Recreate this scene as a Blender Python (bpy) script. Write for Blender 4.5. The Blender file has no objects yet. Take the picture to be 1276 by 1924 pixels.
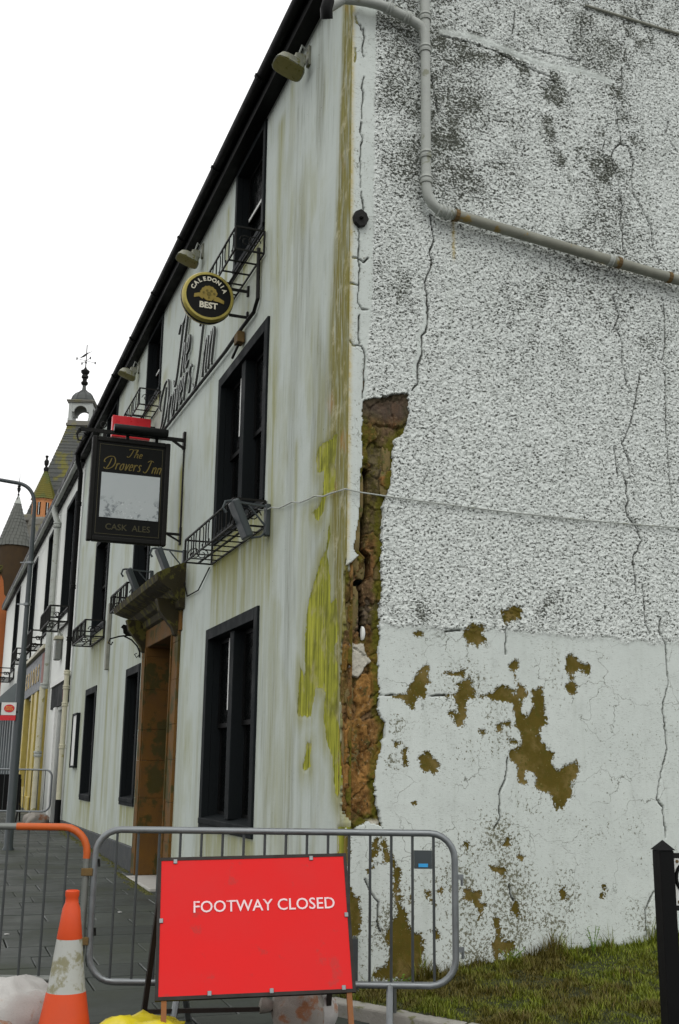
import bpy, bmesh, math, random
import numpy as np
from mathutils import Vector, Matrix, Euler
random.seed(7)
S = bpy.context.scene
COL = S.collection

# ------------------------------------------------------------------ camera
PITCH, ROLL, YAW = 0.23300, 0.012125, 0.35143
cam_d = bpy.data.cameras.new('camera'); cam = bpy.data.objects.new('camera', cam_d); COL.objects.link(cam)
fw = Vector((math.sin(YAW)*math.cos(PITCH), math.cos(YAW)*math.cos(PITCH), math.sin(PITCH)))
ri = Vector((math.cos(YAW), -math.sin(YAW), 0)); up = ri.cross(fw)
r2 = ri*math.cos(ROLL)+up*math.sin(ROLL); u2 = up*math.cos(ROLL)-ri*math.sin(ROLL)
mw = Matrix.Identity(4)
for i in range(3):
    mw[i][0] = r2[i]; mw[i][1] = u2[i]; mw[i][2] = -fw[i]
mw.translation = Vector((-2.7057, -7.2164, 1.46))
cam.matrix_world = mw
cam_d.sensor_fit = 'VERTICAL'; cam_d.sensor_height = 24.0; cam_d.lens = 2058.6/1924*24.0
cam_d.clip_end = 2000; cam_d.clip_start = 0.05
S.camera = cam

# ------------------------------------------------------------------ overcast sky, soft sun, exposure
SUN_EL, SUN_AZ = math.radians(52), math.radians(196)      # azimuth clockwise from +Y
w = bpy.data.worlds.new('World'); S.world = w; w.use_nodes = True
nt = w.node_tree; bg = nt.nodes['Background']
sky = nt.nodes.new('ShaderNodeTexSky'); sky.sky_type = 'NISHITA'; sky.sun_disc = False
sky.sun_elevation = SUN_EL; sky.sun_rotation = SUN_AZ; sky.air_density = 1.0; sky.dust_density = 6.0; sky.ozone_density = 0.6
hs = nt.nodes.new('ShaderNodeHueSaturation'); hs.inputs['Saturation'].default_value = 0.06   # cloud cover: white light
nt.links.new(sky.outputs[0], hs.inputs['Color'])
# unbroken bright cloud: an even white layer, faintly mottled, over the clear sky
cn = nt.nodes.new('ShaderNodeTexNoise'); cn.inputs['Scale'].default_value = 2.0; cn.inputs['Detail'].default_value = 4
cr = nt.nodes.new('ShaderNodeMapRange'); cr.inputs[1].default_value = .3; cr.inputs[2].default_value = .7; cr.inputs[3].default_value = 10.2; cr.inputs[4].default_value = 11.4
cm = nt.nodes.new('ShaderNodeMix'); cm.data_type = 'RGBA'; cm.inputs[0].default_value = .9
nt.links.new(cn.outputs[0], cr.inputs[0]); nt.links.new(hs.outputs[0], cm.inputs[6]); nt.links.new(cr.outputs[0], cm.inputs[7])
nt.links.new(cm.outputs[2], bg.inputs['Color'])
bg.inputs['Strength'].default_value = 0.13
sun_d = bpy.data.lights.new('sun', 'SUN'); sun = bpy.data.objects.new('sun', sun_d); COL.objects.link(sun)
sun_d.energy = 0.6; sun_d.angle = math.radians(25); sun_d.color = (1.0, 0.97, 0.92)
sd = Vector((math.sin(SUN_AZ)*math.cos(SUN_EL), math.cos(SUN_AZ)*math.cos(SUN_EL), math.sin(SUN_EL)))
sun.rotation_euler = sd.to_track_quat('Z', 'Y').to_euler(); sun.location = (0, 0, 40)
S.view_settings.view_transform = 'Standard'; S.view_settings.look = 'None'
S.view_settings.exposure = -0.06; S.view_settings.gamma = 1.0; S.view_settings.use_curve_mapping = False
S.render.engine = 'CYCLES'

# ------------------------------------------------------------------ helpers
class MB:
    def __init__(s): s.v = []; s.f = []; s.m = []
    def add(s, vs, fs, mi=0):
        o = len(s.v); s.v += [tuple(p) for p in vs]
        for f in fs: s.f.append(tuple(o+i for i in f)); s.m.append(mi)
        return s
    def box(s, x0, x1, y0, y1, z0, z1, mi=0, M=None):
        vs = [Vector(p) for p in ((x0,y0,z0),(x1,y0,z0),(x1,y1,z0),(x0,y1,z0),(x0,y0,z1),(x1,y0,z1),(x1,y1,z1),(x0,y1,z1))]
        if M is not None: vs = [M @ p for p in vs]
        return s.add(vs, [(0,3,2,1),(4,5,6,7),(0,1,5,4),(1,2,6,5),(2,3,7,6),(3,0,4,7)], mi)
    def tube(s, pts, r, n=8, closed=False, mi=0, flat=None):
        pts = [Vector(p) for p in pts]; k = len(pts)
        rs = r if isinstance(r, (list, tuple)) else [r]*k
        tang = []
        for i in range(k):
            a = pts[(i-1) % k] if (closed or i > 0) else pts[i]
            b = pts[(i+1) % k] if (closed or i < k-1) else pts[i]
            t = (b-a); tang.append(t.normalized() if t.length > 1e-9 else Vector((0,0,1)))
        nrm = tang[0].orthogonal().normalized() if flat is None else Vector(flat)
        rings = []
        for i in range(k):
            t = tang[i]; q = nrm - t*nrm.dot(t)
            if q.length < 1e-6: q = t.orthogonal()
            nrm = q.normalized(); bn = t.cross(nrm)
            rings.append([pts[i] + (nrm*math.cos(2*math.pi*j/n)+bn*math.sin(2*math.pi*j/n))*rs[i] for j in range(n)])
        vs = [p for R_ in rings for p in R_]; fs = []
        for i in range(k if closed else k-1):
            a = i*n; b = ((i+1) % k)*n
            for j in range(n): fs.append((a+j, a+(j+1) % n, b+(j+1) % n, b+j))
        if not closed:
            fs.append(tuple(range(n-1, -1, -1))); fs.append(tuple((k-1)*n+j for j in range(n)))
        return s.add(vs, fs, mi)
    def bar(s, a, b, wd, ht, upv=(0,0,1), mi=0):
        a = Vector(a); b = Vector(b); t = (b-a).normalized(); u = Vector(upv)
        u = (u - t*u.dot(t))
        if u.length < 1e-5: u = t.orthogonal()
        u.normalize(); q = t.cross(u)
        vs = []
        for p in (a, b):
            for sx, sz in ((-1,-1),(1,-1),(1,1),(-1,1)): vs.append(p+q*(wd/2*sx)+u*(ht/2*sz))
        return s.add(vs, [(0,1,2,3),(7,6,5,4),(0,4,5,1),(1,5,6,2),(2,6,7,3),(3,7,4,0)], mi)
    def lathe(s, prof, c=(0,0,0), n=16, M=None, mi=0):
        M = M or Matrix.Identity(3); c = Vector(c); vs = []; fs = []
        for r, z in prof:
            for j in range(n):
                a = 2*math.pi*j/n; vs.append(c + M @ Vector((r*math.cos(a), r*math.sin(a), z)))
        k = len(prof)
        for i in range(k-1):
            for j in range(n): fs.append((i*n+j, i*n+(j+1) % n, (i+1)*n+(j+1) % n, (i+1)*n+j))
        fs.append(tuple(range(n-1, -1, -1))); fs.append(tuple((k-1)*n+j for j in range(n)))
        return s.add(vs, fs, mi)
    def prism(s, poly, fn, t0, t1, mi=0):
        k = len(poly)
        vs = [fn(a, b, t0) for a, b in poly]+[fn(a, b, t1) for a, b in poly]
        fs = [tuple(range(k-1, -1, -1)), tuple(range(k, 2*k))]+[(i, (i+1) % k, k+(i+1) % k, k+i) for i in range(k)]
        return s.add(vs, fs, mi)
    def build(s, name, mats, parent=None, smooth=False, bevel=0, seg=2, fixn=True):
        me = bpy.data.meshes.new(name); me.from_pydata(s.v, [], s.f)
        for m in (mats if isinstance(mats, (list, tuple)) else [mats]): me.materials.append(m)
        if any(s.m): me.polygons.foreach_set('material_index', s.m)
        if fixn:
            bm = bmesh.new(); bm.from_mesh(me); bmesh.ops.recalc_face_normals(bm, faces=bm.faces); bm.to_mesh(me); bm.free()
        o = bpy.data.objects.new(name, me); COL.objects.link(o)
        if smooth:
            me.polygons.foreach_set('use_smooth', [True]*len(me.polygons))
            me.set_sharp_from_angle(angle=math.radians(42))
        if bevel:
            b = o.modifiers.new('bevel', 'BEVEL'); b.width = bevel; b.segments = seg; b.limit_method = 'ANGLE'; b.angle_limit = math.radians(40)
        if parent is not None: o.parent = parent
        return o

def tag(o, label=None, cat=None, group=None, kind=None):
    if label: o['label'] = label
    if cat: o['category'] = cat
    if group: o['group'] = group
    if kind: o['kind'] = kind
    return o
def thing(name, label, cat, loc=(0,0,0), rotz=0, group=None):
    o = bpy.data.objects.new(name, None); COL.objects.link(o); o.empty_display_size = .1
    o.location = loc; o.rotation_euler = (0, 0, rotz)
    return tag(o, label, cat, group)
def copy_tree(o, parent=None):
    c = o.copy(); COL.objects.link(c); c.parent = parent
    for ch in list(o.children): copy_tree(ch, c)
    return c

# numpy noise ------------------------------------------------------
_T = np.random.RandomState(3).rand(256, 256)
def vn(x, y, seed=0):
    xi = np.floor(x).astype(int); yi = np.floor(y).astype(int); fx = x-xi; fy = y-yi
    fx = fx*fx*(3-2*fx); fy = fy*fy*(3-2*fy); a = xi+seed*37; b = yi+seed*91
    g = lambda i, j: _T[i & 255, j & 255]
    return (g(a,b)*(1-fx)+g(a+1,b)*fx)*(1-fy)+(g(a,b+1)*(1-fx)+g(a+1,b+1)*fx)*fy
def fbm(x, y, oct=4, seed=0):
    t = 0; am = .5; n = 0
    for k in range(oct): t = t+am*vn(x*2**k, y*2**k, seed+k); n += am; am *= .5
    return t/n
_TX = np.random.RandomState(11).rand(256, 256); _TY = np.random.RandomState(12).rand(256, 256)
def worley(x, y):
    xi = np.floor(x).astype(int); yi = np.floor(y).astype(int)
    best = np.full(x.shape, 9.0); hid = np.zeros(x.shape); sec = np.full(x.shape, 9.0)
    for dx in (-1,0,1):
        for dy in (-1,0,1):
            a = (xi+dx) & 255; b = (yi+dy) & 255
            d = np.hypot(xi+dx+_TX[a,b]-x, yi+dy+_TY[a,b]-y)
            m = d < best
            sec = np.where(m, best, np.minimum(sec, d))
            hid = np.where(m, _T[a,b], hid); best = np.where(m, d, best)
    return best, sec, hid
def ss(a, b, x):
    t = np.clip((x-a)/(b-a), 0, 1); return t*t*(3-2*t)
def seg_dist(U, V, pts, closed=False):
    d = np.full(U.shape, 9.0); n = len(pts)
    for i in range(n if closed else n-1):
        ax, ay = pts[i]; bx, by = pts[(i+1) % n]; ex, ey = bx-ax, by-ay; L = ex*ex+ey*ey+1e-12
        t = np.clip(((U-ax)*ex+(V-ay)*ey)/L, 0, 1)
        d = np.minimum(d, np.hypot(U-ax-t*ex, V-ay-t*ey))
    return d
def inside(U, V, pts):
    r = np.zeros(U.shape, bool); n = len(pts)
    for i in range(n):
        ax, ay = pts[i]; bx, by = pts[(i+1) % n]
        if ay == by: continue
        c = ((ay > V) != (by > V)) & (U < (bx-ax)*(V-ay)/(by-ay)+ax); r ^= c
    return r
def sdf(U, V, pts, pad=.06):
    """signed distance, positive inside, only evaluated near the polygon"""
    out = np.full(U.shape, -1.0); xs = [p[0] for p in pts]; ys = [p[1] for p in pts]
    m = (U > min(xs)-pad) & (U < max(xs)+pad) & (V > min(ys)-pad) & (V < max(ys)+pad)
    if m.any():
        u = U[m]; v = V[m]; d = seg_dist(u, v, pts, True); out[m] = np.where(inside(u, v, pts), d, -d)
    return out
def near(U, V, pts, rad):
    out = np.full(U.shape, 9.0); xs = [p[0] for p in pts]; ys = [p[1] for p in pts]
    m = (U > min(xs)-rad) & (U < max(xs)+rad) & (V > min(ys)-rad) & (V < max(ys)+rad)
    if m.any(): out[m] = seg_dist(U[m], V[m], pts)
    return out
def jag(pts, amp, step, seed=1):
    rnd = random.Random(seed); out = []; n = len(pts)
    for i in range(n):
        a = Vector(pts[i]); b = Vector(pts[(i+1) % n]); L = (b-a).length; k = max(1, int(L/step))
        nr = Vector((-(b-a).y, (b-a).x))/max(L, 1e-9)
        for j in range(k):
            p = a.lerp(b, j/k)+nr*(rnd.uniform(-amp, amp) if j else rnd.uniform(-amp, amp)*.4); out.append((p.x, p.y))
    return out

def grid_wall(name, us, vs, H, fn, keep, mat, parent, attrs=None, skirt=.03, back=None, smooth=True):
    """a sheet of quads over lines us x vs, pushed out by H; faces where keep is False are left out, their rims get real thickness"""
    us = np.asarray(us); vs = np.asarray(vs); nu, nv = len(us), len(vs)
    U, V = np.meshgrid(us, vs, indexing='ij')
    co = np.stack(fn(U, V, H), -1).reshape(-1, 3); cb = np.stack(fn(U, V, H*0+(-skirt)), -1).reshape(-1, 3)
    idx = np.arange(nu*nv).reshape(nu, nv); K = keep
    q = np.stack([idx[:-1,:-1], idx[1:,:-1], idx[1:,1:], idx[:-1,1:]], -1)
    faces = [q[K]]
    off = nu*nv
    P_ = np.zeros((nu+1, nv+1), bool); P_[1:-1,1:-1] = K
    def rim(mask, a, b):
        A = a[mask]; B = b[mask]
        if len(A): faces.append(np.stack([A, B, B+off, A+off], -1))
    rim(K & ~P_[1:-1, :-2], idx[1:,:-1], idx[:-1,:-1]); rim(K & ~P_[1:-1, 2:], idx[:-1,1:], idx[1:,1:])
    rim(K & ~P_[:-2, 1:-1], idx[:-1,:-1], idx[:-1,1:]); rim(K & ~P_[2:, 1:-1], idx[1:,1:], idx[1:,:-1])
    F = np.concatenate(faces); allco = np.concatenate([co, cb])
    used, inv = np.unique(F.ravel(), return_inverse=True)
    me = bpy.data.meshes.new(name); m = len(F)
    me.vertices.add(len(used)); me.vertices.foreach_set('co', allco[used].astype(np.float32).ravel())
    me.loops.add(4*m); me.loops.foreach_set('vertex_index', inv.astype(np.int32).ravel())
    me.polygons.add(m); me.polygons.foreach_set('loop_start', np.arange(0, 4*m, 4, dtype=np.int32)); me.polygons.foreach_set('loop_total', np.full(m, 4, np.int32))
    me.update(calc_edges=True)
    if smooth: me.polygons.foreach_set('use_smooth', np.ones(m, bool))
    for k, a in (attrs or {}).items():
        at = me.attributes.new(k, 'FLOAT', 'POINT'); at.data.foreach_set('value', np.concatenate([a.ravel(), a.ravel()])[used].astype(np.float32))
    me.materials.append(mat)
    o = bpy.data.objects.new(name, me); COL.objects.link(o)
    if parent is not None: o.parent = parent
    return o

# ------------------------------------------------------------------ materials
class NT:
    def __init__(s, name):
        s.mat = bpy.data.materials.new(name); s.mat.use_nodes = True; s.t = s.mat.node_tree
        s.b = s.t.nodes['Principled BSDF']; s.co = s.t.nodes.new('ShaderNodeTexCoord').outputs['Object']
    def put(s, sock, v):
        if hasattr(v, 'is_linked') or isinstance(v, bpy.types.NodeSocket): s.t.links.new(v, sock)
        else: sock.default_value = v
    def n(s, typ, out=0, props=None, **ins):
        nd = s.t.nodes.new('ShaderNode'+typ)
        for k, v in (props or {}).items(): setattr(nd, k, v)
        for k, v in ins.items():
            key = int(k[1:]) if k[0] == 'i' and k[1:].isdigit() else k.replace('_', ' ')
            s.put(nd.inputs[key], v)
        return nd.outputs[out]
    def map(s, scale=(1,1,1), co=None): return s.n('Mapping', Vector=co or s.co, Scale=scale)
    def noise(s, scale, detail=3, rough=.55, co=None, dist=0): return s.n('TexNoise', Vector=co or s.co, Scale=scale, Detail=detail, Roughness=rough, Distortion=dist)
    def vor(s, scale, co=None, feature='F1', out=0): return s.n('TexVoronoi', out, {'feature': feature}, Vector=co or s.co, Scale=scale)
    def math(s, op, a, b=0.0, clamp=False): return s.n('Math', 0, {'operation': op, 'use_clamp': clamp}, i0=a, i1=b)
    def ramp(s, v, a, b, c0=0.0, c1=1.0): return s.n('MapRange', 0, {'interpolation_type': 'SMOOTHSTEP'}, i0=v, i1=a, i2=b, i3=c0, i4=c1)
    def mix(s, f, a, b, mode='MIX'):
        nd = s.t.nodes.new('ShaderNodeMix'); nd.data_type = 'RGBA'; nd.blend_type = mode
        s.put(nd.inputs[0], f)
        for k, v in ((6, a), (7, b)):
            s.put(nd.inputs[k], v if not isinstance(v, tuple) else (v+(1,) if len(v) == 3 else v))
        return nd.outputs[2]
    def attr(s, name): return s.n('Attribute', 2, {'attribute_name': name})
    def bump(s, h, strength=.5, dist=.01, normal=None):
        nd = s.t.nodes.new('ShaderNodeBump'); nd.inputs['Strength'].default_value = strength; nd.inputs['Distance'].default_value = dist
        s.t.links.new(h, nd.inputs['Height'])
        if normal is not None: s.t.links.new(normal, nd.inputs['Normal'])
        return nd.outputs[0]
    def done(s, col, rough=.7, metal=0, normal=None, spec=.4):
        s.put(s.b.inputs['Base Color'], col if not isinstance(col, tuple) else col+(1,))
        s.put(s.b.inputs['Roughness'], rough); s.b.inputs['Metallic'].default_value = metal
        s.b.inputs['Specular IOR Level'].default_value = spec
        if normal is not None: s.t.links.new(normal, s.b.inputs['Normal'])
        return s.mat
def M(name, c, rough=.6, metal=0, var=.25, scale=9, bump=0, bscale=60, spec=.4, spot=None, spotc=None, spotscale=14):
    t = NT(name); n1 = t.noise(scale, 5, .6)
    dark = tuple(x*(1-var) for x in c); lite = tuple(min(1, x*(1+var)) for x in c)
    col = t.mix(n1, dark, lite)
    if spot: col = t.mix(t.ramp(t.noise(spotscale, 6, .65), spot, spot+.08), col, spotc)
    nr = t.bump(t.noise(bscale, 4, .6), bump, .01) if bump else None
    rg = t.ramp(n1, .3, .7, max(0, rough-.1), min(1, rough+.1))
    return t.done(col, rg, metal, nr, spec)

def mat_gable():
    t = NT('gable_render'); pe = t.attr('peel'); ro = t.attr('rough'); mo = t.attr('moss'); sp = t.attr('speck'); ru = t.attr('rust'); ck = t.attr('crack')
    sm = t.math('SUBTRACT', 1.0, ro)
    big = t.noise(1.3, 5, .6); mid = t.noise(7, 5, .6); fine = t.noise(68, 3, .6, t.map((.72, 1, 1.25)), .7); grit = t.noise(150, 3, .6)
    col = t.mix(big, (.48,.525,.495), (.62,.665,.63))
    col = t.mix(t.math('MULTIPLY', ro, .6), col, (.74,.775,.745))
    col = t.mix(t.math('MULTIPLY', t.ramp(mid, .45, .75), .35), col, (.42,.45,.425))
    stre = t.noise(1, 4, .6, t.map((14, 14, .7)))
    col = t.mix(t.math('MULTIPLY', t.ramp(stre, .5, .75), .25), col, (.36,.40,.35))
    # shade of the roughcast pits put into the colour, with soot and mould grains
    th = t.math('SUBTRACT', .552, t.math('MULTIPLY', mo, .135))
    gr = t.math('MULTIPLY', t.ramp(t.math('SUBTRACT', fine, th), 0.0, .03), ro)
    col = t.mix(t.math('MULTIPLY', gr, .95), col, (.035,.038,.028))
    col = t.mix(t.math('MULTIPLY', t.ramp(mo, .15, 1.0), .16), col, (.12,.13,.09))
    # pin-holes, flakes and scratches on the smooth paint
    th2 = t.math('SUBTRACT', .668, t.math('MULTIPLY', sp, .18))
    f2 = t.math('MULTIPLY', t.ramp(t.math('SUBTRACT', t.noise(40, 5, .78), th2), 0, .02), sm)
    col = t.mix(t.math('MULTIPLY', f2, .9), col, (.10,.095,.05))
    sc = t.math('MULTIPLY', t.ramp(t.noise(30, 5, .75, t.map((1,1,3.5))), .56, .63), t.math('MULTIPLY', sm, t.ramp(t.noise(3.5, 3), .40, .60, .2, .9)))
    col = t.mix(sc, col, (.25,.27,.24))
    hc = t.vor(3.2, t.n('VectorMath', 0, {'operation': 'ADD'}, i0=t.co, i1=t.n('VectorMath', 0, {'operation': 'SCALE'}, i0=t.n('TexNoise', 1, Vector=t.co, Scale=7.0, Detail=4.0), Scale=.22)), 'DISTANCE_TO_EDGE')
    hm = t.math('MULTIPLY', t.ramp(hc, .0085, .003), t.math('MULTIPLY', sm, t.ramp(t.noise(2.7, 3), .46, .58)))
    col = t.mix(t.math('MULTIPLY', hm, .8), col, (.12,.125,.10))
    # olive damp render where the paint skin has come away
    ol = t.mix(mid, (.055,.044,.006), (.135,.098,.016)); ol = t.mix(t.ramp(t.noise(4, 4, .6), .45, .65), ol, (.17,.125,.04)); ol = t.mix(t.ramp(t.noise(30, 5, .7), .5, .7), ol, (.075,.072,.010)); ol = t.mix(t.ramp(t.noise(55, 4, .7), .64, .70), ol, (.24,.21,.08))
    nn = t.math('ADD', t.math('MULTIPLY', t.math('SUBTRACT', t.noise(24, 5, .75), .5), 1.5), t.math('MULTIPLY', t.math('SUBTRACT', t.noise(80, 3, .7), .5), .8))
    pa = t.math('ADD', pe, t.math('MULTIPLY', nn, t.ramp(pe, .02, .25)))
    col = t.mix(t.math('MULTIPLY', t.ramp(pa, .40, .47), t.ramp(pe, .02, .2)), col, (.055,.05,.02))
    col = t.mix(t.ramp(pa, .47, .52), col, ol)
    col = t.mix(t.math('MULTIPLY', ru, t.ramp(t.noise(20, 4, .6), .25, .7, .4, 1.0)), col, (.46,.36,.10))
    col = t.mix(t.math('MULTIPLY', t.ramp(ck, .15, .8), .85), col, (.03,.03,.022))
    h = t.math('ADD', t.math('MULTIPLY', fine, t.math('ADD', .12, t.math('MULTIPLY', ro, -1.0))), t.math('MULTIPLY', grit, .25))
    return t.done(col, .9, 0, t.bump(h, .6, .012), .15)
def mat_facade():
    t = NT('facade_render'); pe = t.attr('peel'); st = t.attr('stain'); oc = t.attr('ochre'); gm = t.attr('grime_tone')
    big = t.noise(.9, 5, .6); mid = t.noise(5, 5, .6); stre = t.noise(1, 5, .65, t.map((7, 7, .7)), .6); st2 = t.noise(1, 4, .6, t.map((28, 28, 1.6)), .5)
    col = t.mix(big, (.40,.445,.41), (.545,.595,.55))
    col = t.mix(t.math('MULTIPLY', t.math('MULTIPLY', t.ramp(stre, .46, .68), t.ramp(t.noise(1.6, 4, .6), .4, .65)), .6), col, (.345,.365,.25))
    col = t.mix(t.math('MULTIPLY', t.math('MULTIPLY', t.ramp(st2, .5, .72), t.ramp(t.noise(2.3, 4, .6), .42, .62)), .5), col, (.24,.27,.22))
    col = t.mix(t.math('MULTIPLY', gm, t.ramp(st2, .3, .7, .35, 1.0)), col, (.20,.21,.16))
    yl = t.mix(st2, (.11,.108,.014), (.37,.36,.10))
    col = t.mix(t.math('MULTIPLY', st, t.ramp(stre, .30, .58, .3, 1.0)), col, yl)
    och = t.mix(t.noise(1, 5, .65, t.map((30, 30, 2.2))), (.055,.05,.010), (.32,.29,.075))
    och = t.mix(t.ramp(t.noise(2.2, 3), .58, .75), och, (.30,.16,.035)); och = t.mix(t.ramp(t.noise(5, 5, .7), .5, .7), och, (.40,.37,.22))
    col = t.mix(t.math('MULTIPLY', oc, t.ramp(t.noise(1, 5, .7, t.map((26, 26, 2.2))), .34, .54, .38, 1.0)), col, och)
    dots = t.ramp(t.noise(34, 4, .72), t.math('SUBTRACT', .70, t.math('MULTIPLY', gm, .06)), t.math('SUBTRACT', .715, t.math('MULTIPLY', gm, .06)))
    col = t.mix(t.math('MULTIPLY', dots, .9), col, (.07,.07,.05))
    alg = t.mix(t.ramp(t.noise(1, 5, .65, t.map((30, 30, 1.5))), .30, .70), (.105,.12,.005), (.42,.42,.045)); alg = t.mix(t.ramp(mid, .50, .72), alg, (.34,.32,.13)); alg = t.mix(t.math('MULTIPLY', t.ramp(t.noise(3, 4, .6), .48, .66), .7), alg, (.10,.10,.012))
    pm = t.ramp(t.math('ADD', pe, t.math('MULTIPLY', t.math('SUBTRACT', t.noise(1, 5, .7, t.map((60, 60, 14))), .5), .6)), .46, .54)
    col = t.mix(t.math('MULTIPLY', t.ramp(pe, .2, .4), .45), col, (.20,.20,.10)); col = t.mix(pm, col, alg)
    h = t.math('ADD', t.math('MULTIPLY', t.noise(60, 4, .6), .3), t.math('MULTIPLY', t.noise(14, 4, .6), .6))
    return t.done(col, .85, 0, t.bump(h, .35, .01), .2)
def mat_masonry():
    t = NT('exposed_rubble'); a = t.noise(1, 6, .7, t.map((16, 16, 6))); b = t.noise(40, 5, .7); c = t.noise(13, 5, .7)
    a = t.ramp(a, .3, .7); ce = t.attr('cell'); col = t.mix(a, t.mix(ce, (.022,.017,.010), (.05,.028,.010)), t.mix(ce, (.15,.12,.085), (.26,.13,.045))); col = t.mix(t.attr('orange'), col, t.mix(a, (.085,.036,.008), (.36,.19,.05)))
    col = t.mix(t.ramp(c, .52, .62), col, (.085,.070,.022)); col = t.mix(t.ramp(b, .58, .66), col, (.27,.20,.11)); col = t.mix(t.ramp(t.noise(24, 5, .75), .60, .66), col, (.035,.028,.015))
    col = t.mix(t.math('MULTIPLY', t.attr('olive'), t.ramp(c, .3, .6, .3, 1.0)), col, (.10,.095,.012))
    col = t.mix(t.attr('soot'), col, t.mix(t.noise(1, 5, .7, t.map((60, 60, 9))), (.025,.022,.02), (.13,.10,.08))); col = t.mix(t.attr('lime'), col, (.46,.44,.37))
    return t.done(col, .95, 0, t.bump(b, .8, .015), .1)
def mat_flag():
    t = NT('paving_flag'); oi = t.n('ObjectInfo', 5); a = t.noise(6, 6, .65); b = t.noise(90, 3, .6)
    w_ = t.n('NewGeometry', 0); a2 = t.noise(1.1, 5, .6, w_)
    col = t.mix(oi, (.030,.036,.032), (.052,.060,.050)); col = t.mix(t.math('MULTIPLY', a, .8), col, (.028,.034,.031))
    col = t.mix(t.ramp(a2, .45, .7, 0, .5), col, (.042,.048,.026)); col = t.mix(t.ramp(b, .66, .72, 0, .35), col, (.11,.115,.10))
    return t.done(col, t.ramp(a2, .35, .65, .42, .75), 0, t.bump(b, .25, .004), .25)
def mat_grass():
    t = NT('grass_blades'); w_ = t.n('NewGeometry', 0); a = t.noise(2.2, 4, .6, w_); b = t.attr('tint')
    col = t.mix(b, (.040,.062,.004), (.22,.26,.014)); col = t.mix(t.ramp(a, .44, .62, 0, .8), col, (.085,.058,.010)); col = t.mix(t.ramp(b, .86, .9), col, (.14,.10,.03))
    m = t.done(col, .6, 0, None, .3); return m
def mat_slate(name, c0, c1, lich=None):
    t = NT(name); a = t.noise(3, 5, .6); col = t.mix(t.n('ObjectInfo', 5), c0, c1); col = t.mix(t.math('MULTIPLY', a, .5), col, tuple(x*.5 for x in c0))
    if lich: col = t.mix(t.ramp(t.noise(.55, 5, .65), .47, .6), col, lich)
    return t.done(col, .65, 0, t.bump(t.noise(20, 4), .3, .02), .3)

GABLE = mat_gable(); FACADE = mat_facade(); RUBBLE = mat_masonry(); FLAG = mat_flag(); GRASS = mat_grass()
BLACKP = M('black_paint', (.004,.0042,.0042), .55, var=.3, scale=4, spec=.12)
MARGIN = M('charcoal_margin_paint', (.010,.0125,.0135), .7, var=.25, scale=3, bump=.15, spec=.08)
GLASSD = M('dark_glass', (.002,.0025,.0025), .25, var=.2, spec=.07)
WHITEP = M('white_paint', (.62,.63,.60), .55, var=.12)
IRON = M('black_iron', (.007,.007,.006), .6, var=.4, scale=20, bump=.2, spec=.2)
SAND = M('brown_sandstone', (.125,.060,.011), .9, var=.5, scale=4, bump=.35, bscale=120, spot=.5, spotc=(.055,.045,.008), spotscale=3)
SANDD = M('weathered_hood_stone', (.030,.024,.008), .95, var=.4, scale=7, bump=.5, bscale=70, spot=.5, spotc=(.09,.083,.014), spotscale=5)
WOODD = M('dark_door_timber', (.045,.022,.008), .6, var=.4, scale=7)
STEPM = M('pale_stone', (.40,.39,.36), .85, var=.2, bump=.3)
PLINTH = M('plinth_paint', (.038,.043,.045), .7, var=.4, scale=6, bump=.3, spot=.6, spotc=(.09,.10,.04))
SLATE = mat_slate('roof_slate', (.05,.053,.055), (.09,.092,.09))
PIPEG = M('grey_pipe_paint', (.33,.35,.32), .5, var=.25, scale=7, bump=.2, spot=.57, spotc=(.19,.20,.14), spotscale=9)
PIPEW = M('cream_pipe_paint', (.47,.45,.33), .5, var=.2, scale=8, spot=.6, spotc=(.27,.24,.08), spotscale=5)
PIPER = M('stained_pipe_paint', (.20,.205,.165), .6, var=.5, scale=6, bump=.2, spot=.58, spotc=(.22,.16,.05), spotscale=7)
RUST = M('rusty_iron', (.12,.075,.025), .85, var=.5, scale=25, bump=.4)
GALV = M('galvanised_steel', (.19,.205,.21), .40, .6, var=.3, scale=11, bump=.08, spot=.68, spotc=(.22,.20,.17))
BARD = M('dull_barrier_bar', (.055,.062,.062), .5, .3, var=.3)
GALVO = M('weathered_barrier_steel', (.17,.18,.165), .5, .5, var=.3, scale=12, spot=.6, spotc=(.20,.13,.08))
ORANGEP = M('flaking_orange_paint', (.45,.085,.010), .5, var=.2, scale=12, spot=.62, spotc=(.33,.32,.30), spotscale=22)
CONEO = M('cone_orange', (.58,.060,.008), .5, var=.15, scale=6, spot=.66, spotc=(.35,.06,.02))
CONEW = M('cone_sleeve', (.36,.37,.34), .45, var=.2, scale=5, spot=.5, spotc=(.20,.19,.11), spotscale=5)
RUBBER = M('black_rubber', (.02,.02,.02), .8, var=.3)
SIGNR = M('sign_red_sheet', (.62,.016,.016), .5, var=.10, scale=3, spec=.12, spot=.60, spotc=(.50,.028,.026), spotscale=7, bump=.12, bscale=5)
SIGNW = M('sign_white_letters', (.72,.55,.56), .5, var=.25, scale=12, spot=.60, spotc=(.66,.20,.20), spotscale=16)
SIGNRUST = M('sign_frame_steel', (.016,.011,.008), .7, var=.5, scale=14)
LEGR = M('rusty_sign_leg', (.22,.085,.025), .8, var=.4, scale=14, bump=.3)
BAGW = M('white_woven_bag', (.42,.41,.39), .85, var=.2, scale=8, bump=.5, bscale=160, spot=.58, spotc=(.34,.20,.13), spotscale=5)
BAGG = M('dirty_grey_bag', (.27,.25,.22), .85, var=.3, scale=7, bump=.5, bscale=160, spot=.55, spotc=(.26,.12,.06), spotscale=4)
BAGY = M('yellow_plastic_bag', (.55,.45,.01), .35, var=.3, scale=7, bump=.8, bscale=11)
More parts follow.
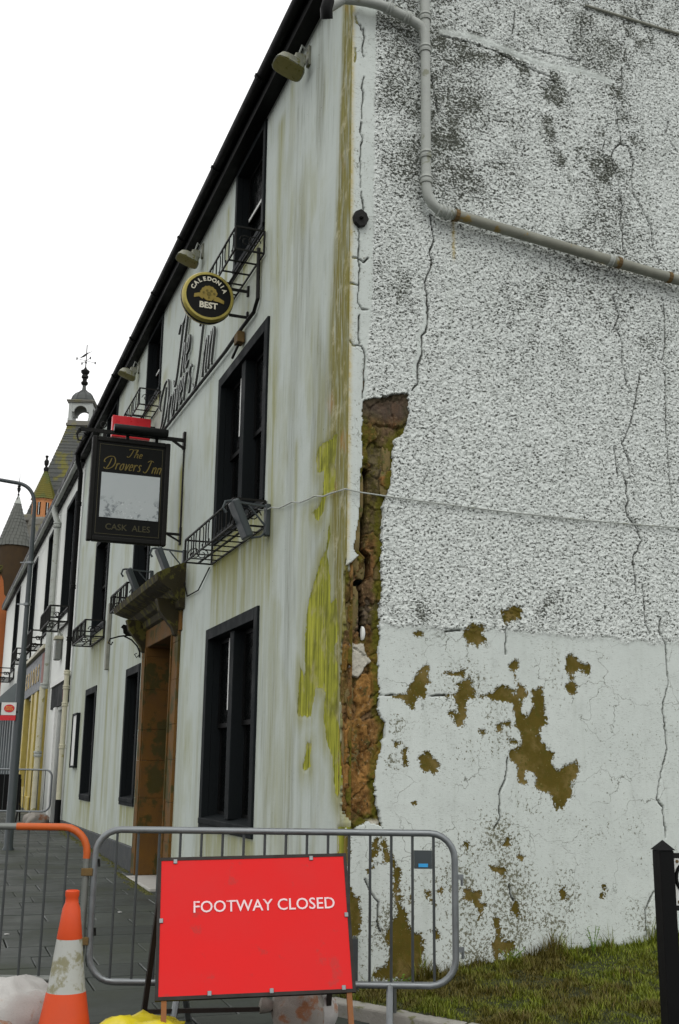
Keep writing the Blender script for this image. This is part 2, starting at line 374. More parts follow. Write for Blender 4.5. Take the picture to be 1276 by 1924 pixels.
GOLD = M('gold_paint', (.26,.19,.03), .45, var=.3, scale=30)
GOLDB = M('dim_gold_paint', (.15,.11,.018), .5, var=.4, scale=20)
GOLDRIM = M('gold_rim', (.36,.30,.07), .4, .3, var=.3, scale=14)
SIGNBLK = M('sign_black', (.004,.0045,.004), .45, var=.2, spec=.15)
KERB = M('granite_kerb', (.27,.26,.23), .9, var=.3, scale=12, bump=.4, spot=.55, spotc=(.15,.15,.08), spotscale=8)
ASPH = M('asphalt', (.05,.05,.05), .9, var=.3, scale=30, bump=.5, bscale=140)
SOIL = M('mossy_soil', (.022,.026,.004), .95, var=.5, scale=9, bump=.6, spot=.55, spotc=(.03,.04,.006), spotscale=4)
WHITEWALL = M('neighbour_white_render', (.70,.72,.68), .85, var=.1, scale=1.5, bump=.2, spot=.64, spotc=(.5,.5,.42), spotscale=3)
CREAMWOOD = M('yellow_shopfront_paint', (.42,.33,.075), .5, var=.3, scale=4)
GREYWOOD = M('grey_shopfront_paint', (.13,.15,.155), .5, var=.25, scale=4)
REDSTONE = M('red_sandstone', (.36,.115,.035), .9, var=.3, scale=2, bump=.3, spot=.6, spotc=(.2,.07,.03), spotscale=2)
LAMPG = M('lamp_post_paint', (.040,.050,.053), .45, var=.25, scale=6)
FLOODG = M('floodlight_casting', (.27,.275,.22), .6, .2, var=.4, scale=14, spot=.52, spotc=(.16,.155,.05))
FLOODL = M('stained_floodlight_glass', (.20,.18,.055), .35, var=.35, scale=16)
REDP = M('red_plastic', (.55,.012,.02), .35, var=.1)
STRIP=[(0.118,4.161),(0.294,4.215),(0.477,4.268),(0.485,4.2),(0.492,4.07),(0.459,3.969),(0.423,3.909),(0.371,3.88),(0.367,3.812),(0.365,3.745),(0.353,3.611),(0.336,3.51),(0.308,3.442),(0.283,3.363),(0.279,3.255),(0.274,3.093),(0.269,2.933),(0.275,2.828),(0.265,2.618),(0.262,2.562),(0.254,2.356),(0.246,2.233),(0.25,2.112),(0.261,1.992),(0.256,1.872),(0.305,1.794),(0.3,1.696),(0.268,1.597),(0.241,1.499),(0.228,1.383),(0.242,1.249),(0.269,1.172),(0.286,1.087),(0.174,1.135),(0.08,1.078),(-0.009,1.088),(-0.058,1.267),(-0.066,1.843),(-0.069,2.1),(-0.067,2.34),(-0.051,2.371),(-0.05,2.701),(-0.013,2.828),(0.008,2.913),(0.084,2.977),(0.045,3.032),(0.066,3.129),(0.087,3.291),(0.097,3.432),(0.099,3.628),(0.115,3.651),(0.112,3.783),(0.108,3.96)]
WHITE1=[(0.036,2.345),(0.139,2.345),(0.15,2.29),(0.2,2.226),(0.146,2.178),(0.103,2.106),(0.033,2.114),(0.042,2.244)]
SLOT=[(0.149,3.622),(0.142,3.458),(0.133,3.241),(0.117,3.027),(0.168,2.983),(0.161,2.841),(0.081,2.767),(0.104,2.67),(0.127,2.548),(0.133,2.405)]
PEEL=[[(0.63,2.222),(0.641,2.195),(0.629,2.148),(0.646,2.102),(0.6,1.984),(0.543,1.997),(0.526,1.921),(0.51,1.905),(0.482,1.929),(0.454,1.969),(0.36,1.986),(0.41,2.002),(0.476,2.005),(0.499,2.071),(0.55,2.155)],[(0.967,2.531),(1.099,2.522),(1.08,2.457),(1.105,2.379),(1.052,2.392),(1.034,2.376),(0.999,2.398),(0.946,2.379),(0.926,2.449)],[(1.246,2.627),(1.311,2.683),(1.402,2.685),(1.391,2.603),(1.326,2.575),(1.29,2.573),(1.262,2.551),(1.239,2.594)],[(0.524,2.435),(0.567,2.461),(0.598,2.447),(0.558,2.411)],[(0.977,2.138),(1.002,2.061),(1.018,2.0),(0.958,2.005),(0.93,1.935),(0.938,1.859),(0.894,1.789),(0.842,1.811),(0.834,1.856),(0.792,1.87),(0.809,1.893),(0.861,1.887),(0.862,1.995),(0.768,2.01),(0.854,2.017),(0.898,2.057),(0.864,2.087),(0.916,2.12)],[(1.29,2.245),(1.363,2.288),(1.365,2.225),(1.34,2.121),(1.337,2.2),(1.294,2.217)],[(0.77,2.16),(0.856,2.172),(0.917,2.198),(0.922,2.151),(0.847,2.156),(0.787,2.146)],[(1.232,2.098),(1.321,2.073),(1.338,2.026),(1.367,2.106),(1.421,2.092),(1.427,2.014),(1.382,1.996),(1.387,1.887),(1.441,1.881),(1.489,1.953),(1.483,2.063),(1.566,2.09),(1.58,1.956),(1.594,1.83),(1.538,1.79),(1.518,1.75),(1.57,1.674),(1.649,1.613),(1.628,1.535),(1.671,1.482),(1.83,1.561),(1.858,1.476),(1.796,1.414),(1.792,1.321),(1.735,1.26),(1.706,1.214),(1.652,1.214),(1.628,1.29),(1.611,1.328),(1.522,1.351),(1.479,1.396),(1.49,1.442),(1.429,1.502),(1.401,1.456),(1.417,1.395),(1.364,1.395),(1.339,1.471),(1.35,1.532),(1.281,1.576),(1.291,1.63),(1.371,1.654),(1.383,1.732),(1.331,1.808),(1.326,1.948),(1.274,1.977),(1.203,1.983),(1.132,2.004),(1.045,2.008),(1.169,2.044)],[(1.789,2.332),(1.827,2.353),(1.883,2.32),(1.928,2.281),(1.985,2.267),(1.972,2.202),(1.888,2.231),(1.85,2.221),(1.838,2.156),(1.864,2.109),(1.852,2.06),(1.796,2.061),(1.761,2.105),(1.799,2.13),(1.812,2.203),(1.772,2.234)],[(1.031,1.755),(1.066,1.778),(1.092,1.748),(1.056,1.725)],[(1.181,1.804),(1.216,1.82),(1.229,1.775),(1.197,1.751)],[(1.243,1.821),(1.297,1.838),(1.286,1.791)],[(1.266,1.706),(1.337,1.7),(1.354,1.677),(1.283,1.676)],[(0.555,1.555),(0.623,1.604),(0.673,1.572),(0.719,1.527),(0.71,1.482),(0.672,1.445),(0.655,1.482),(0.597,1.474),(0.568,1.503)],[(0.431,1.609),(0.452,1.631),(0.468,1.606),(0.456,1.576),(0.472,1.531),(0.451,1.502),(0.449,1.553)],[(0.365,1.67),(0.415,1.675),(0.406,1.653),(0.361,1.637)],[(0.504,1.252),(0.537,1.263),(0.533,1.249)],[(0.9,0.67),(0.974,0.657),(1.028,0.65),(1.02,0.598),(1.081,0.562),(1.046,0.529),(1.011,0.473),(1.005,0.53),(1.033,0.552),(0.966,0.588),(0.906,0.618)],[(1.126,0.481),(1.167,0.479),(1.172,0.388),(1.198,0.33),(1.286,0.315),(1.25,0.237),(1.216,0.238),(1.175,0.263),(1.153,0.173),(1.114,0.254),(1.109,0.299),(1.144,0.355)],[(1.243,1.015),(1.271,1.009),(1.262,0.955),(1.2,0.962)],[(0.906,0.988),(0.933,0.982),(0.932,0.947),(0.905,0.959)],[(1.655,0.652),(1.691,0.663),(1.724,0.591),(1.674,0.587)],[(1.107,0.816),(1.176,0.85),(1.161,0.804),(1.231,0.814),(1.208,0.744),(1.174,0.768)],[(1.265,0.534),(1.308,0.591),(1.319,0.509),(1.36,0.473),(1.305,0.487)],[(1.993,0.596),(2.042,0.679),(2.055,0.643),(2.015,0.584)],[(1.317,0.895),(1.379,0.889),(1.358,0.865)],[(0.278,1.027),(0.31,1.019),(0.318,0.943),(0.365,0.886),(0.397,0.824),(0.412,0.754),(0.396,0.727),(0.404,0.658),(0.436,0.568),(0.475,0.478),(0.49,0.403),(0.569,0.4),(0.584,0.325),(0.571,0.178),(0.575,0.11),(0.228,0.127),(0.25,0.192),(0.319,0.222),(0.346,0.321),(0.303,0.37),(0.35,0.456),(0.396,0.556),(0.381,0.631),(0.365,0.7),(0.365,0.769),(0.357,0.845),(0.294,0.874),(0.286,0.936)],[(0.602,0.66),(0.65,0.659),(0.658,0.61),(0.674,0.582),(0.65,0.583),(0.634,0.625),(0.602,0.626)],[(0.691,0.665),(0.731,0.699),(0.73,0.608),(0.715,0.65)],[(0.648,0.418),(0.688,0.41),(0.72,0.375),(0.68,0.362)],[(0.475,0.629),(0.507,0.628),(0.507,0.607),(0.483,0.608)],[(0.2,0.965),(0.223,1.02),(0.259,1.013),(0.263,0.943),(0.232,0.902),(0.209,0.868),(0.193,0.903)],[(0.17,0.821),(0.209,0.841),(0.24,0.854),(0.209,0.834),(0.178,0.8)],[(0.003,0.668),(0.048,0.701),(0.064,0.653),(0.102,0.638),(0.126,0.564),(0.112,0.41),(0.059,0.379),(0.021,0.467)],[(-0.086,1.078),(-0.056,1.119),(-0.017,1.084),(-0.009,1.036),(0.045,1.029),(0.038,0.919),(0.002,0.81),(-0.028,0.763),(-0.076,0.92)]]
CRACKS=[(0.008,[(0.676,5.775),(0.69,5.672),(0.703,5.549),(0.664,5.466),(0.687,5.366),(0.658,5.275),(0.619,5.184),(0.642,5.095),(0.651,4.975),(0.655,4.884),(0.626,4.778),(0.598,4.746),(0.601,4.592),(0.564,4.506),(0.558,4.344),(0.507,4.283)]),(0.006,[(0.085,5.866),(0.099,5.783),(0.109,5.709)]),(0.006,[(0.064,5.531),(0.072,5.449),(0.066,5.336),(0.066,5.299),(0.076,5.209),(0.073,5.071),(0.065,4.924),(0.097,4.884),(0.142,4.883)]),(0.007,[(0.079,4.827),(0.076,4.719),(0.077,4.603)]),(0.005,[(-0.004,5.076),(0.068,5.075)]),(0.006,[(0.005,4.61),(0.028,4.569),(0.063,4.579),(0.095,4.579),(0.126,4.549),(0.125,4.407),(0.115,4.178)]),(0.006,[(0.021,5.291),(0.066,5.29),(0.112,5.271),(0.153,5.31)]),(0.008,[(0.097,7.33),(0.105,7.255),(0.094,7.137),(0.102,7.07)]),(0.006,[(0.107,6.888),(0.09,6.777),(0.101,6.682),(0.091,6.598),(0.092,6.508)]),(0.006,[(0.082,6.469),(0.082,6.373),(0.097,6.31),(0.076,6.224),(0.077,6.144),(0.078,6.042),(0.086,5.9)]),(0.01,[(0.023,7.419),(0.038,7.361),(0.067,7.354),(0.075,7.301)]),(0.005,[(0.026,7.126),(0.027,7.004)]),(0.008,[(2.376,3.785),(2.401,3.747),(2.393,3.674),(2.407,3.603),(2.381,3.544),(2.395,3.474),(2.451,3.423),(2.476,3.378),(2.512,3.286),(2.47,3.2),(2.437,3.177),(2.423,3.098),(2.436,2.936),(2.435,2.851)]),(0.008,[(2.499,2.925),(2.509,2.801),(2.505,2.655),(2.543,2.543)]),(0.007,[(2.655,2.672),(2.637,2.609),(2.641,2.533),(2.692,2.467),(2.69,2.304),(2.7,2.19),(2.63,1.988),(2.648,1.662),(2.551,1.388),(2.535,1.293),(2.579,1.23),(2.597,1.06),(2.592,1.104),(2.593,1.003)]),(0.006,[(2.359,5.354),(2.405,5.19),(2.356,5.093),(2.425,4.964),(2.408,4.843),(2.448,4.593),(2.487,4.521)]),(0.006,[(2.586,4.71),(2.529,4.487),(2.472,4.268),(2.376,4.084),(2.422,3.957),(2.443,3.772)]),(0.006,[(2.362,3.838),(2.396,3.692),(2.402,3.6)]),(0.005,[(2.3,4.057),(2.318,3.796)]),(0.008,[(2.845,5.436),(2.871,5.317),(2.856,5.029),(2.813,4.862)]),(0.004,[(2.832,4.745),(2.814,4.31),(2.818,3.887),(2.822,3.622)]),(0.007,[(2.469,7.218),(2.497,7.147),(2.49,7.023),(2.515,6.908),(2.511,6.831),(2.444,6.77),(2.415,6.659),(2.448,6.547),(2.473,6.418),(2.493,6.231),(2.468,6.05),(2.486,5.952),(2.475,5.763)]),(0.007,[(2.511,6.831),(2.59,6.818),(2.63,6.676),(2.603,6.49),(2.612,6.373),(2.699,6.243),(2.785,6.083),(2.789,5.893),(2.851,5.76)]),(0.008,[(3.027,7.165),(2.998,7.05),(3.054,6.954),(3.115,6.875)]),(0.007,[(2.345,6.823),(2.33,6.685),(2.362,6.558)]),(0.006,[(2.628,8.19),(2.611,8.041),(2.686,7.917)]),(0.007,[(2.743,8.321),(2.786,8.202),(2.851,8.042)]),(0.005,[(2.561,7.583),(2.557,7.363)]),(0.005,[(2.271,8.058),(2.257,7.943),(2.278,7.87)]),(0.005,[(2.165,8.013),(2.156,7.805)]),(0.006,[(2.926,8.03),(2.915,7.866)]),(0.007,[(0.789,7.449),(1.038,7.452),(1.292,7.433),(1.526,7.364),(1.809,7.327),(1.863,7.275)]),(0.006,[(1.641,7.547),(1.84,7.545),(2.132,7.554)]),(0.006,[(0.693,7.043),(0.722,6.863),(0.751,6.726)]),(0.005,[(1.497,7.863),(1.47,7.656)]),(0.005,[(0.773,2.465),(0.895,2.479)]),(0.004,[(1.27,2.516),(1.269,2.324)]),(0.004,[(1.263,1.576),(1.241,1.424),(1.186,1.319),(1.191,1.155),(1.146,1.081)]),(0.005,[(0.155,0.759),(0.194,0.677),(0.256,0.607),(0.249,0.547),(0.249,0.486),(0.272,0.418)]),(0.005,[(2.46,0.621),(2.383,0.502),(2.379,0.309)]),(0.005,[(1.248,0.697),(1.28,0.591)]),(0.004,[(0.632,1.994),(0.768,2.007)]),(0.004,[(0.261,1.987),(0.36,1.996)])]
FPEEL=[[(0.209,3.958),(0.255,3.932),(0.268,3.844),(0.295,3.738),(0.31,3.697),(0.541,3.745),(0.695,3.761),(0.736,3.878),(0.671,3.968),(0.417,3.955)],[(0.541,3.745),(0.278,3.689),(0.287,3.523),(0.465,3.543),(0.542,3.4),(0.641,3.359),(0.82,3.467),(0.646,3.469),(0.549,3.562)],[(0.389,3.289),(0.354,3.193),(0.445,3.067),(0.392,2.958),(0.338,2.808),(0.363,2.651),(0.21,2.693),(0.154,2.39),(0.169,2.568),(0.183,2.362),(0.258,2.349),(0.162,2.196),(0.161,1.993),(0.163,1.812),(0.088,1.75),(0.068,1.574),(0.033,1.381),(0.13,1.283),(0.189,1.32),(0.243,1.555),(0.384,1.678),(0.455,1.865),(0.415,2.029),(0.627,2.084),(0.748,1.867),(1.027,1.878),(1.083,1.914),(1.034,2.269),(0.939,2.172),(0.906,2.214),(0.937,2.44),(0.897,2.661),(0.904,2.47),(0.882,2.698),(0.801,2.823),(0.559,3.054),(0.462,3.092)],[(0.822,1.677),(0.721,1.669),(0.749,1.58),(0.728,1.496),(0.844,1.47),(0.931,1.486),(0.867,1.571)]]
MOSS=[([(0.83,7.417),(1.229,7.481),(1.526,7.364),(1.83,7.289)],0.09,0.8),([(0.974,7.349),(1.332,7.357),(1.699,7.299)],0.12,0.5),([(1.827,7.201),(1.817,6.938),(1.919,6.748)],0.1,0.95),([(1.999,6.553),(2.176,6.549),(2.355,6.546)],0.12,0.9),([(2.394,6.857),(2.599,6.838)],0.1,0.6),([(2.029,6.73),(2.159,6.652)],0.07,0.7),([(0.861,6.628),(1.25,6.553)],0.35,0.35),([(2.271,8.08),(2.991,8.187)],0.3,0.4),([(2.637,7.904),(2.903,7.952)],0.1,0.6),([(2.48,7.611),(2.52,7.062)],0.08,0.5),([(0.296,5.091),(0.408,5.092)],0.12,0.4),([(1.531,2.677),(1.755,2.666)],0.1,0.5),([(0.585,2.603),(0.602,2.573)],0.05,0.5),([(0.363,7.673),(0.981,7.805),(1.632,7.968)],0.3,0.3),([(1.541,5.099),(1.954,4.99)],0.35,0.2),([(2.715,5.008),(2.755,4.934)],0.12,0.35)]
SPECK=[([(0.96,2.153),(1.166,1.943),(1.197,1.758)],0.22,0.5),([(1.667,2.31),(1.68,2.182)],0.12,0.5),([(2.206,2.105),(2.205,2.072)],0.12,0.4),([(2.033,1.714),(2.094,1.432)],0.25,0.25),([(1.166,0.992),(1.189,0.791),(1.295,0.626),(1.249,0.465)],0.25,0.75),([(1.42,0.623),(1.732,0.615)],0.2,0.5),([(0.927,0.647),(0.988,0.304)],0.25,0.6),([(1.913,1.07),(2.275,1.105)],0.15,0.4),([(2.315,0.491),(2.343,0.454)],0.12,0.5),([(0.349,1.537),(0.373,1.493)],0.07,0.7),([(0.39,1.82),(0.39,1.746)],0.07,0.6),([(0.365,0.591),(0.334,0.389)],0.15,0.6),([(1.411,1.23),(1.699,1.218)],0.15,0.4),([(1.527,0.456),(1.667,0.429)],0.1,0.6)]

SLOPE = .018
def gz(x, y): return SLOPE*y
# ------------------------------------------------------------------ ground
g = MB(); g.add([(-600,-600,SLOPE*-80-.3),(600,-600,SLOPE*-80-.3),(600,-80,SLOPE*-80-.16),(-600,-80,SLOPE*-80-.16)], [(0,1,2,3)])
g.add([(-600,-80,SLOPE*-80-.16),(600,-80,SLOPE*-80-.16),(600,200,SLOPE*200-.16),(-600,200,SLOPE*200-.16)], [(0,1,2,3)])
g.add([(-600,200,SLOPE*200-.16),(600,200,SLOPE*200-.16),(600,900,SLOPE*200-.2),(-600,900,SLOPE*200-.2)], [(0,1,2,3)])
tag(g.build('ground', ASPH, fixn=False), kind='structure')
pv = MB(); pv.add([(-2.9,-9,gz(0,-9)-.03),(0.9,-9,gz(0,-9)-.03),(.9,-1.2,gz(0,-1.2)-.03),(0,-.2,gz(0,-.2)-.03),(.2,-.05,gz(0,0)-.03),(.2,60,gz(0,60)-.03),(-2.9,60,gz(0,60)-.03)], [tuple(range(7))])
JOINT = M('joint_grit', (.016,.018,.012), .95, var=.4, scale=40, bump=.4)
pave = tag(pv.build('pavement', JOINT, fixn=False), kind='structure')
# flags, laid in rows across the footway; five shapes share their mesh
flag_me = {}
def flag_mesh(wd, dp, k):
    key = (round(wd, 3), round(dp, 3), k)
    if key not in flag_me:
        rnd = random.Random(k*17+int(wd*100)); b = .006; j = lambda: rnd.uniform(-.003, .003)
        m = MB(); x, y = wd/2-.004, dp/2-.004
        lo = [(-x+j(),-y+j()),(x+j(),-y+j()),(x+j(),y+j()),(-x+j(),y+j())]
        vs = [(a, c, -.035) for a, c in lo]+[(a, c, -b) for a, c in lo]+[(a-math.copysign(b, a), c-math.copysign(b, c), 0) for a, c in lo]
        m.add(vs, [(8,9,10,11)]+[(i, (i+1) % 4, 4+(i+1) % 4, 4+i) for i in range(4)]+[(4+i, 4+(i+1) % 4, 8+(i+1) % 4, 8+i) for i in range(4)])
        o = m.build('flagstone', FLAG, fixn=True); flag_me[key] = o.data; bpy.data.objects.remove(o)
    return flag_me[key]
rnd = random.Random(5); y = -4.2; row = 0; W_ = [.6, .75, .6, .45, .6]
while y < 24:
    dp = .45 if y < 6 else (.6 if y < 12 else .9); x = -2.84+rnd.uniform(0, .3)*0 - (.3 if row % 2 else 0); c = 0
    while x < 0.55:
        wd = W_[(row*3+c*2) % 5]; x0 = max(x, -2.84); x1 = x+wd
        lim = -.012 if y+dp > -.15 else -.14+(-.44-y)/1.62-.06
        x1 = min(x1, lim); c += 1
        if x1-x0 > .12:
            o = bpy.data.objects.new('flagstone', flag_mesh(x1-x0, dp, rnd.randrange(4))); COL.objects.link(o)
            cx, cy = (x0+x1)/2, y+dp/2
            o.location = (cx, cy, gz(cx, cy)+rnd.uniform(-.0025, .0025)); o.rotation_euler = (math.atan(SLOPE)+rnd.uniform(-.003,.003), rnd.uniform(-.003,.003), 0); o.parent = pave
        x += wd
    y += dp; row += 1
kb = MB(); kb.box(-3.06, -2.9, -9, 60, -.3, .0)
for i, p in enumerate(kb.v): kb.v[i] = (p[0], p[1], p[2]+gz(0, p[1])+.004)
tag(kb.build('kerb', KERB, fixn=True), kind='structure')

# ------------------------------------------------------------------ the inn
inn = thing('inn_building', 'three-storey whitewashed inn with peeling cracked gable wall and black window margins', 'building')
R_ = lambda a, b, s: np.arange(a, b, s)
# --- gable (plane y = 0, looks towards -y): a render skin over rubble
us = np.concatenate([R_(0.0, 3.45, .008), R_(3.45, 8.01, .07), [8.0]])
vs = np.concatenate([R_(-.25, .15, .05), R_(.15, 8.62, .008), R_(8.62, 11.6, .07)])
U, V = np.meshgrid(us, vs, indexing='ij')
xb = np.interp(V, [0, 2.4, 2.46, 4.42, 5.0, 7.2, 9], [-.2, -.2, .125, .135, .18, .20, .20])+.012*(vn(V*9, U*0, 4)-.5)
zb = 2.49+.03*(fbm(U*9, V*0, 4, 5)-.5)*2-.006*U
rough = ss(-.006, .012, U-xb)*ss(-.025, .03, V-zb+.04*(fbm(U*30, V*30, 2, 77)-.5))
RIDGE = [(0.799, 7.483), (1.039, 7.516), (1.293, 7.498), (1.529, 7.451), (1.813, 7.426), (2.196, 7.458), (2.423, 7.426)]
rid = near(U, V, RIDGE, .2); rough *= 1-.75*(1-ss(.015, .05, rid))
rough *= 1-.8*(1-ss(.015, .035, near(U-.0, V, [(p[0]-.018, p[1]) for p in CRACKS[0][1][6:]], .1)))*(vn(V*6, U*6, 9) > .35)
f1, f2, hid = worley(U/.021+.35*vn(U*60, V*60, 2), V/.017+.35*vn(U*60, V*60, 3))
peb = np.clip(1-(f1*1.35)**2, 0, 1)*(.35+.65*hid)
peb2 = np.clip(1-(worley(U/.012+5, V/.010+9)[0]*1.35)**2, 0, 1)
H = rough*(.001+(.0150*peb+.004*peb2)*ss(3.5, 3.4, U)*ss(8.66, 8.58, V)+.008*ss(3.4, 3.5, U))+.010*(fbm(U*1.1, V*1.1, 3, 6)-.5)+.0012*(fbm(U*30, V*30, 3, 8)-.5)
H += .006*np.exp(-(rid/.03)**2)+.008*ss(.12, .05, U)
peel = np.zeros(U.shape)
for i, p in enumerate(PEEL):
    d = sdf(U, V, jag(p, .010, .022, i), .05); peel = np.maximum(peel, np.clip(.5+d/.09, 0, 1))
H -= .007*ss(.44, .54, peel)
crack = np.zeros(U.shape)
for i, (wd, p) in enumerate(CRACKS):
    q = jag(p+p[-2:0:-1], .006, .025, 50+i)[:] if False else p
    pts = [q[0]]
    rr = random.Random(i)
    for a, b in zip(q[:-1], q[1:]):
        k = max(1, int(math.hypot(b[0]-a[0], b[1]-a[1])/.03))
        for j in range(1, k+1): pts.append((a[0]+(b[0]-a[0])*j/k+rr.uniform(-.006,.006), a[1]+(b[1]-a[1])*j/k+rr.uniform(-.004,.004)))
    d = near(U, V, pts, .05); wv = max(wd*.62, .0045)*(.55+.9*vn(V*14, U*14, i))
    crack = np.maximum(crack, np.clip(1.25-d/wv*.62, 0, 1))
H -= .026*ss(.3, .75, crack)
moss = np.zeros(U.shape)
for p, r, a in MOSS: moss = np.maximum(moss, a*np.exp(-(near(U, V, p, r*4)/(r*1.45))**2))
moss = np.clip(moss*(.05+1.7*ss(.28,.78,fbm(U*9, V*9, 5, 21)))+.50*ss(.42, .72, fbm(U*1.3, V*1.3, 4, 30))*ss(4.2, 6.6, V), 0, 1)
speck = np.zeros(U.shape)
for p, r, a in SPECK: speck = np.maximum(speck, a*np.exp(-(near(U, V, p, r*2.5)/r)**2))
speck = np.clip(speck*(.4+fbm(U*9, V*9, 3, 22)*1.2)+.12+.25*ss(.9, .2, V)+.25*ss(.5,.7,fbm(U*2.5, V*2.5, 3, 70)), 0, 1)
rust = np.exp(-((U-.878)/.014)**2)*ss(5.38, 5.5, V)*ss(5.83, 5.75, V)*.8
rust += .5*np.exp(-(near(U, V, [(.9,5.79),(2.369,5.655),(3.046,5.61)], .2)/.022)**2)*ss(1.6, 2.6, U)
rust += .55*ss(.045, .0, U)*ss(2.9, 3.2, V)*(.4+.6*fbm(U*8, V*3, 3, 3))+.35*ss(.03,.0,U)
strip = jag(STRIP, .009, .022, 3)
cu = (us[:-1]+us[1:])/2; cv = (vs[:-1]+vs[1:])/2; CU, CV = np.meshgrid(cu, cv, indexing='ij')
hole = sdf(CU, CV, strip) > 0
keep = ~hole & (CV < 8.12+.78*np.minimum(CU, 8-CU))
gable = grid_wall('gable_wall', us, vs, H, lambda u, v, h: (u+v*0, -h+u*0, v+u*0), keep, GABLE, inn,
    {'peel': peel, 'rough': rough, 'moss': moss, 'speck': speck, 'rust': rust, 'crack': crack}, skirt=.05)
# rubble behind the missing render
us = R_(.005, .56, .007); vs = R_(.9, 4.4, .007); U, V = np.meshgrid(us, vs, indexing='ij')
f1, f2, hid = worley(U/.15+1.3+.8*fbm(U*14, V*9, 3), V/.17+2.1+.8*fbm(U*14, V*9, 3, 4))
edge = f2-f1; mortar = 1-ss(.04, .16, edge)
H = -.058+.034*hid+.016*ss(.02, .12, edge)+.030*(fbm(U*10, V*6, 4, 2)-.5)+.020*(fbm(U*45, V*45, 3, 7)-.5)
slot = near(U, V, SLOT, .1); sw = .019+.013*vn(V*7, U*0, 2)
lime = ss(-.004, .004, sdf(U, V, jag(WHITE1, .006, .02, 2)))+ss(1.16, 1.12, V)*ss(.45, .55, fbm(U*9, V*9, 3, 4)); lime = np.clip(lime, 0, 1)*ss(.30, .25, U); H = np.minimum(H+.03*lime, -.012)
soot = ss(3.95, 4.1, V)*.8
grid_wall('exposed_masonry', us, vs, H, lambda u, v, h: (u+v*0, -h+u*0, v+u*0), (near(*np.meshgrid((us[:-1]+us[1:])/2, (vs[:-1]+vs[1:])/2, indexing='ij'), SLOT, .1) > (sw[:-1,:-1])), RUBBLE, inn, {'cell': hid, 'orange': ss(2.6, 2.2, V)*.8*(.4+.6*hid), 'olive': np.clip(ss(.07, .02, np.abs(sdf(U, V, STRIP, .1)))+.4*ss(.5,.7,fbm(U*9,V*4,3,5)), 0, 1), 'lime': np.clip(lime, 0, 1), 'soot': soot}, skirt=.14)
# loose stones and render lips left in the break
def lump(name, c, r, seed, mat, parent, n=10, sq=.8):
    m = MB(); rd = random.Random(seed); vs_ = []; k = 6
    for i in range(1, k):
        th = math.pi*i/k
        for j in range(n):
            ph = 2*math.pi*j/n; f = lambda t: math.copysign(abs(t)**sq, t); s = 1+rd.uniform(-.12, .12)
            vs_.append((c[0]+r[0]*f(math.sin(th))*f(math.cos(ph))*s, c[1]+r[1]*f(math.sin(th))*f(math.sin(ph))*s, c[2]+r[2]*f(math.cos(th))*s))
    vs_ += [(c[0], c[1], c[2]+r[2]), (c[0], c[1], c[2]-r[2])]; L = len(vs_)
    fs = [(i*n+j, i*n+(j+1) % n, (i+1)*n+(j+1) % n, (i+1)*n+j) for i in range(k-2) for j in range(n)]
    fs += [(j, L-2, (j+1) % n) for j in range(n)]+[((k-2)*n+j, (k-2)*n+(j+1) % n, L-1) for j in range(n)]
    m.add(vs_, fs); return m.build(name, mat, parent, smooth=True)
STONE = M('rubble_stone', (.16,.12,.045), .95, var=.55, scale=16, bump=.6, bscale=70, spot=.55, spotc=(.08,.085,.02), spotscale=14)
STONEB = M('rubble_stone_brown', (.20,.10,.04), .95, var=.55, scale=16, bump=.6, bscale=70, spot=.56, spotc=(.30,.22,.10), spotscale=18)
for i, (x, z, a, b) in enumerate(((.055,2.60,.050,.16),(.065,2.93,.030,.06),(.115,2.88,.040,.07),(.112,3.44,.022,.17),(.085,3.13,.028,.13),(.315,3.72,.042,.11),(.30,3.54,.035,.10),(.06,1.62,.062,.17),(.05,1.98,.04,.06))):
    lump('stone', (x, .044, z), (a, .024, b), i, STONE, inn, n=9, sq=.65)
lump('filler_foam', (.13, .012, 2.42), (.017, .02, .05), 40, WHITEP, inn, n=8)

# --- front (plane x = 0, looks towards -x)
WIN = [ # y0,y1,z0,z1 outer edge of the painted margin, margin, kind
 (2.22,4.19,.89,2.91,.115,'g2'),(8.08,9.22,.97,2.90,.115,'g1'),(12.28,13.63,.92,2.88,.115,'g1'),
 (2.15,4.06,3.80,5.68,.115,'f2'),(7.86,9.17,3.82,5.62,.10,'f1'),(11.80,13.45,3.84,5.62,.10,'f1'),
 (2.44,3.60,6.72,7.97,.075,'s'),(7.70,8.86,6.76,7.98,.075,'s'),(11.75,13.03,6.80,7.98,.075,'s')]
DOOR = (5.90,7.52,.10,3.08)
ys = np.unique(np.round(np.concatenate([R_(0, 1.5, .012), R_(1.5, 5, .025), R_(5, 16.25, .05), [16.25]]+[[a[0]+a[4]-.02, a[1]-a[4]+.02] for a in WIN]+[[DOOR[0]-.05, DOOR[1]+.05]]), 4))
zs = np.unique(np.round(np.concatenate([R_(-.1, 8.06, .02), [8.06]]+[[a[2]+a[4]-.02, a[3]-a[4]+.02] for a in WIN]+[[DOOR[3]+.05]]), 4))
Yg, Zg = np.meshgrid(ys, zs, indexing='ij')
peel = np.zeros(Yg.shape)
for i, p in enumerate(FPEEL): peel = np.maximum(peel, np.clip(.5+sdf(Yg, Zg, jag(p, .012, .03, i+9), .08)/.03, 0, 1))
peel = np.maximum(peel, .95*ss(.16, .1, Yg)*ss(.3,.5,Zg)*ss(1.15, 1.05, Zg))
H = .008*ss(.14, .06, Yg)+.012*(fbm(Yg*.8, Zg*.8, 3, 12)-.5)+.0016*(fbm(Yg*16, Zg*16, 3, 13)-.5)-.007*ss(.4, .6, peel)
ow = np.interp(Zg, [0, 1.0, 2.8, 3.4, 4.3, 5.1, 6.3, 7.5], [.12, .16, .30, .36, .48, .42, .30, .25])
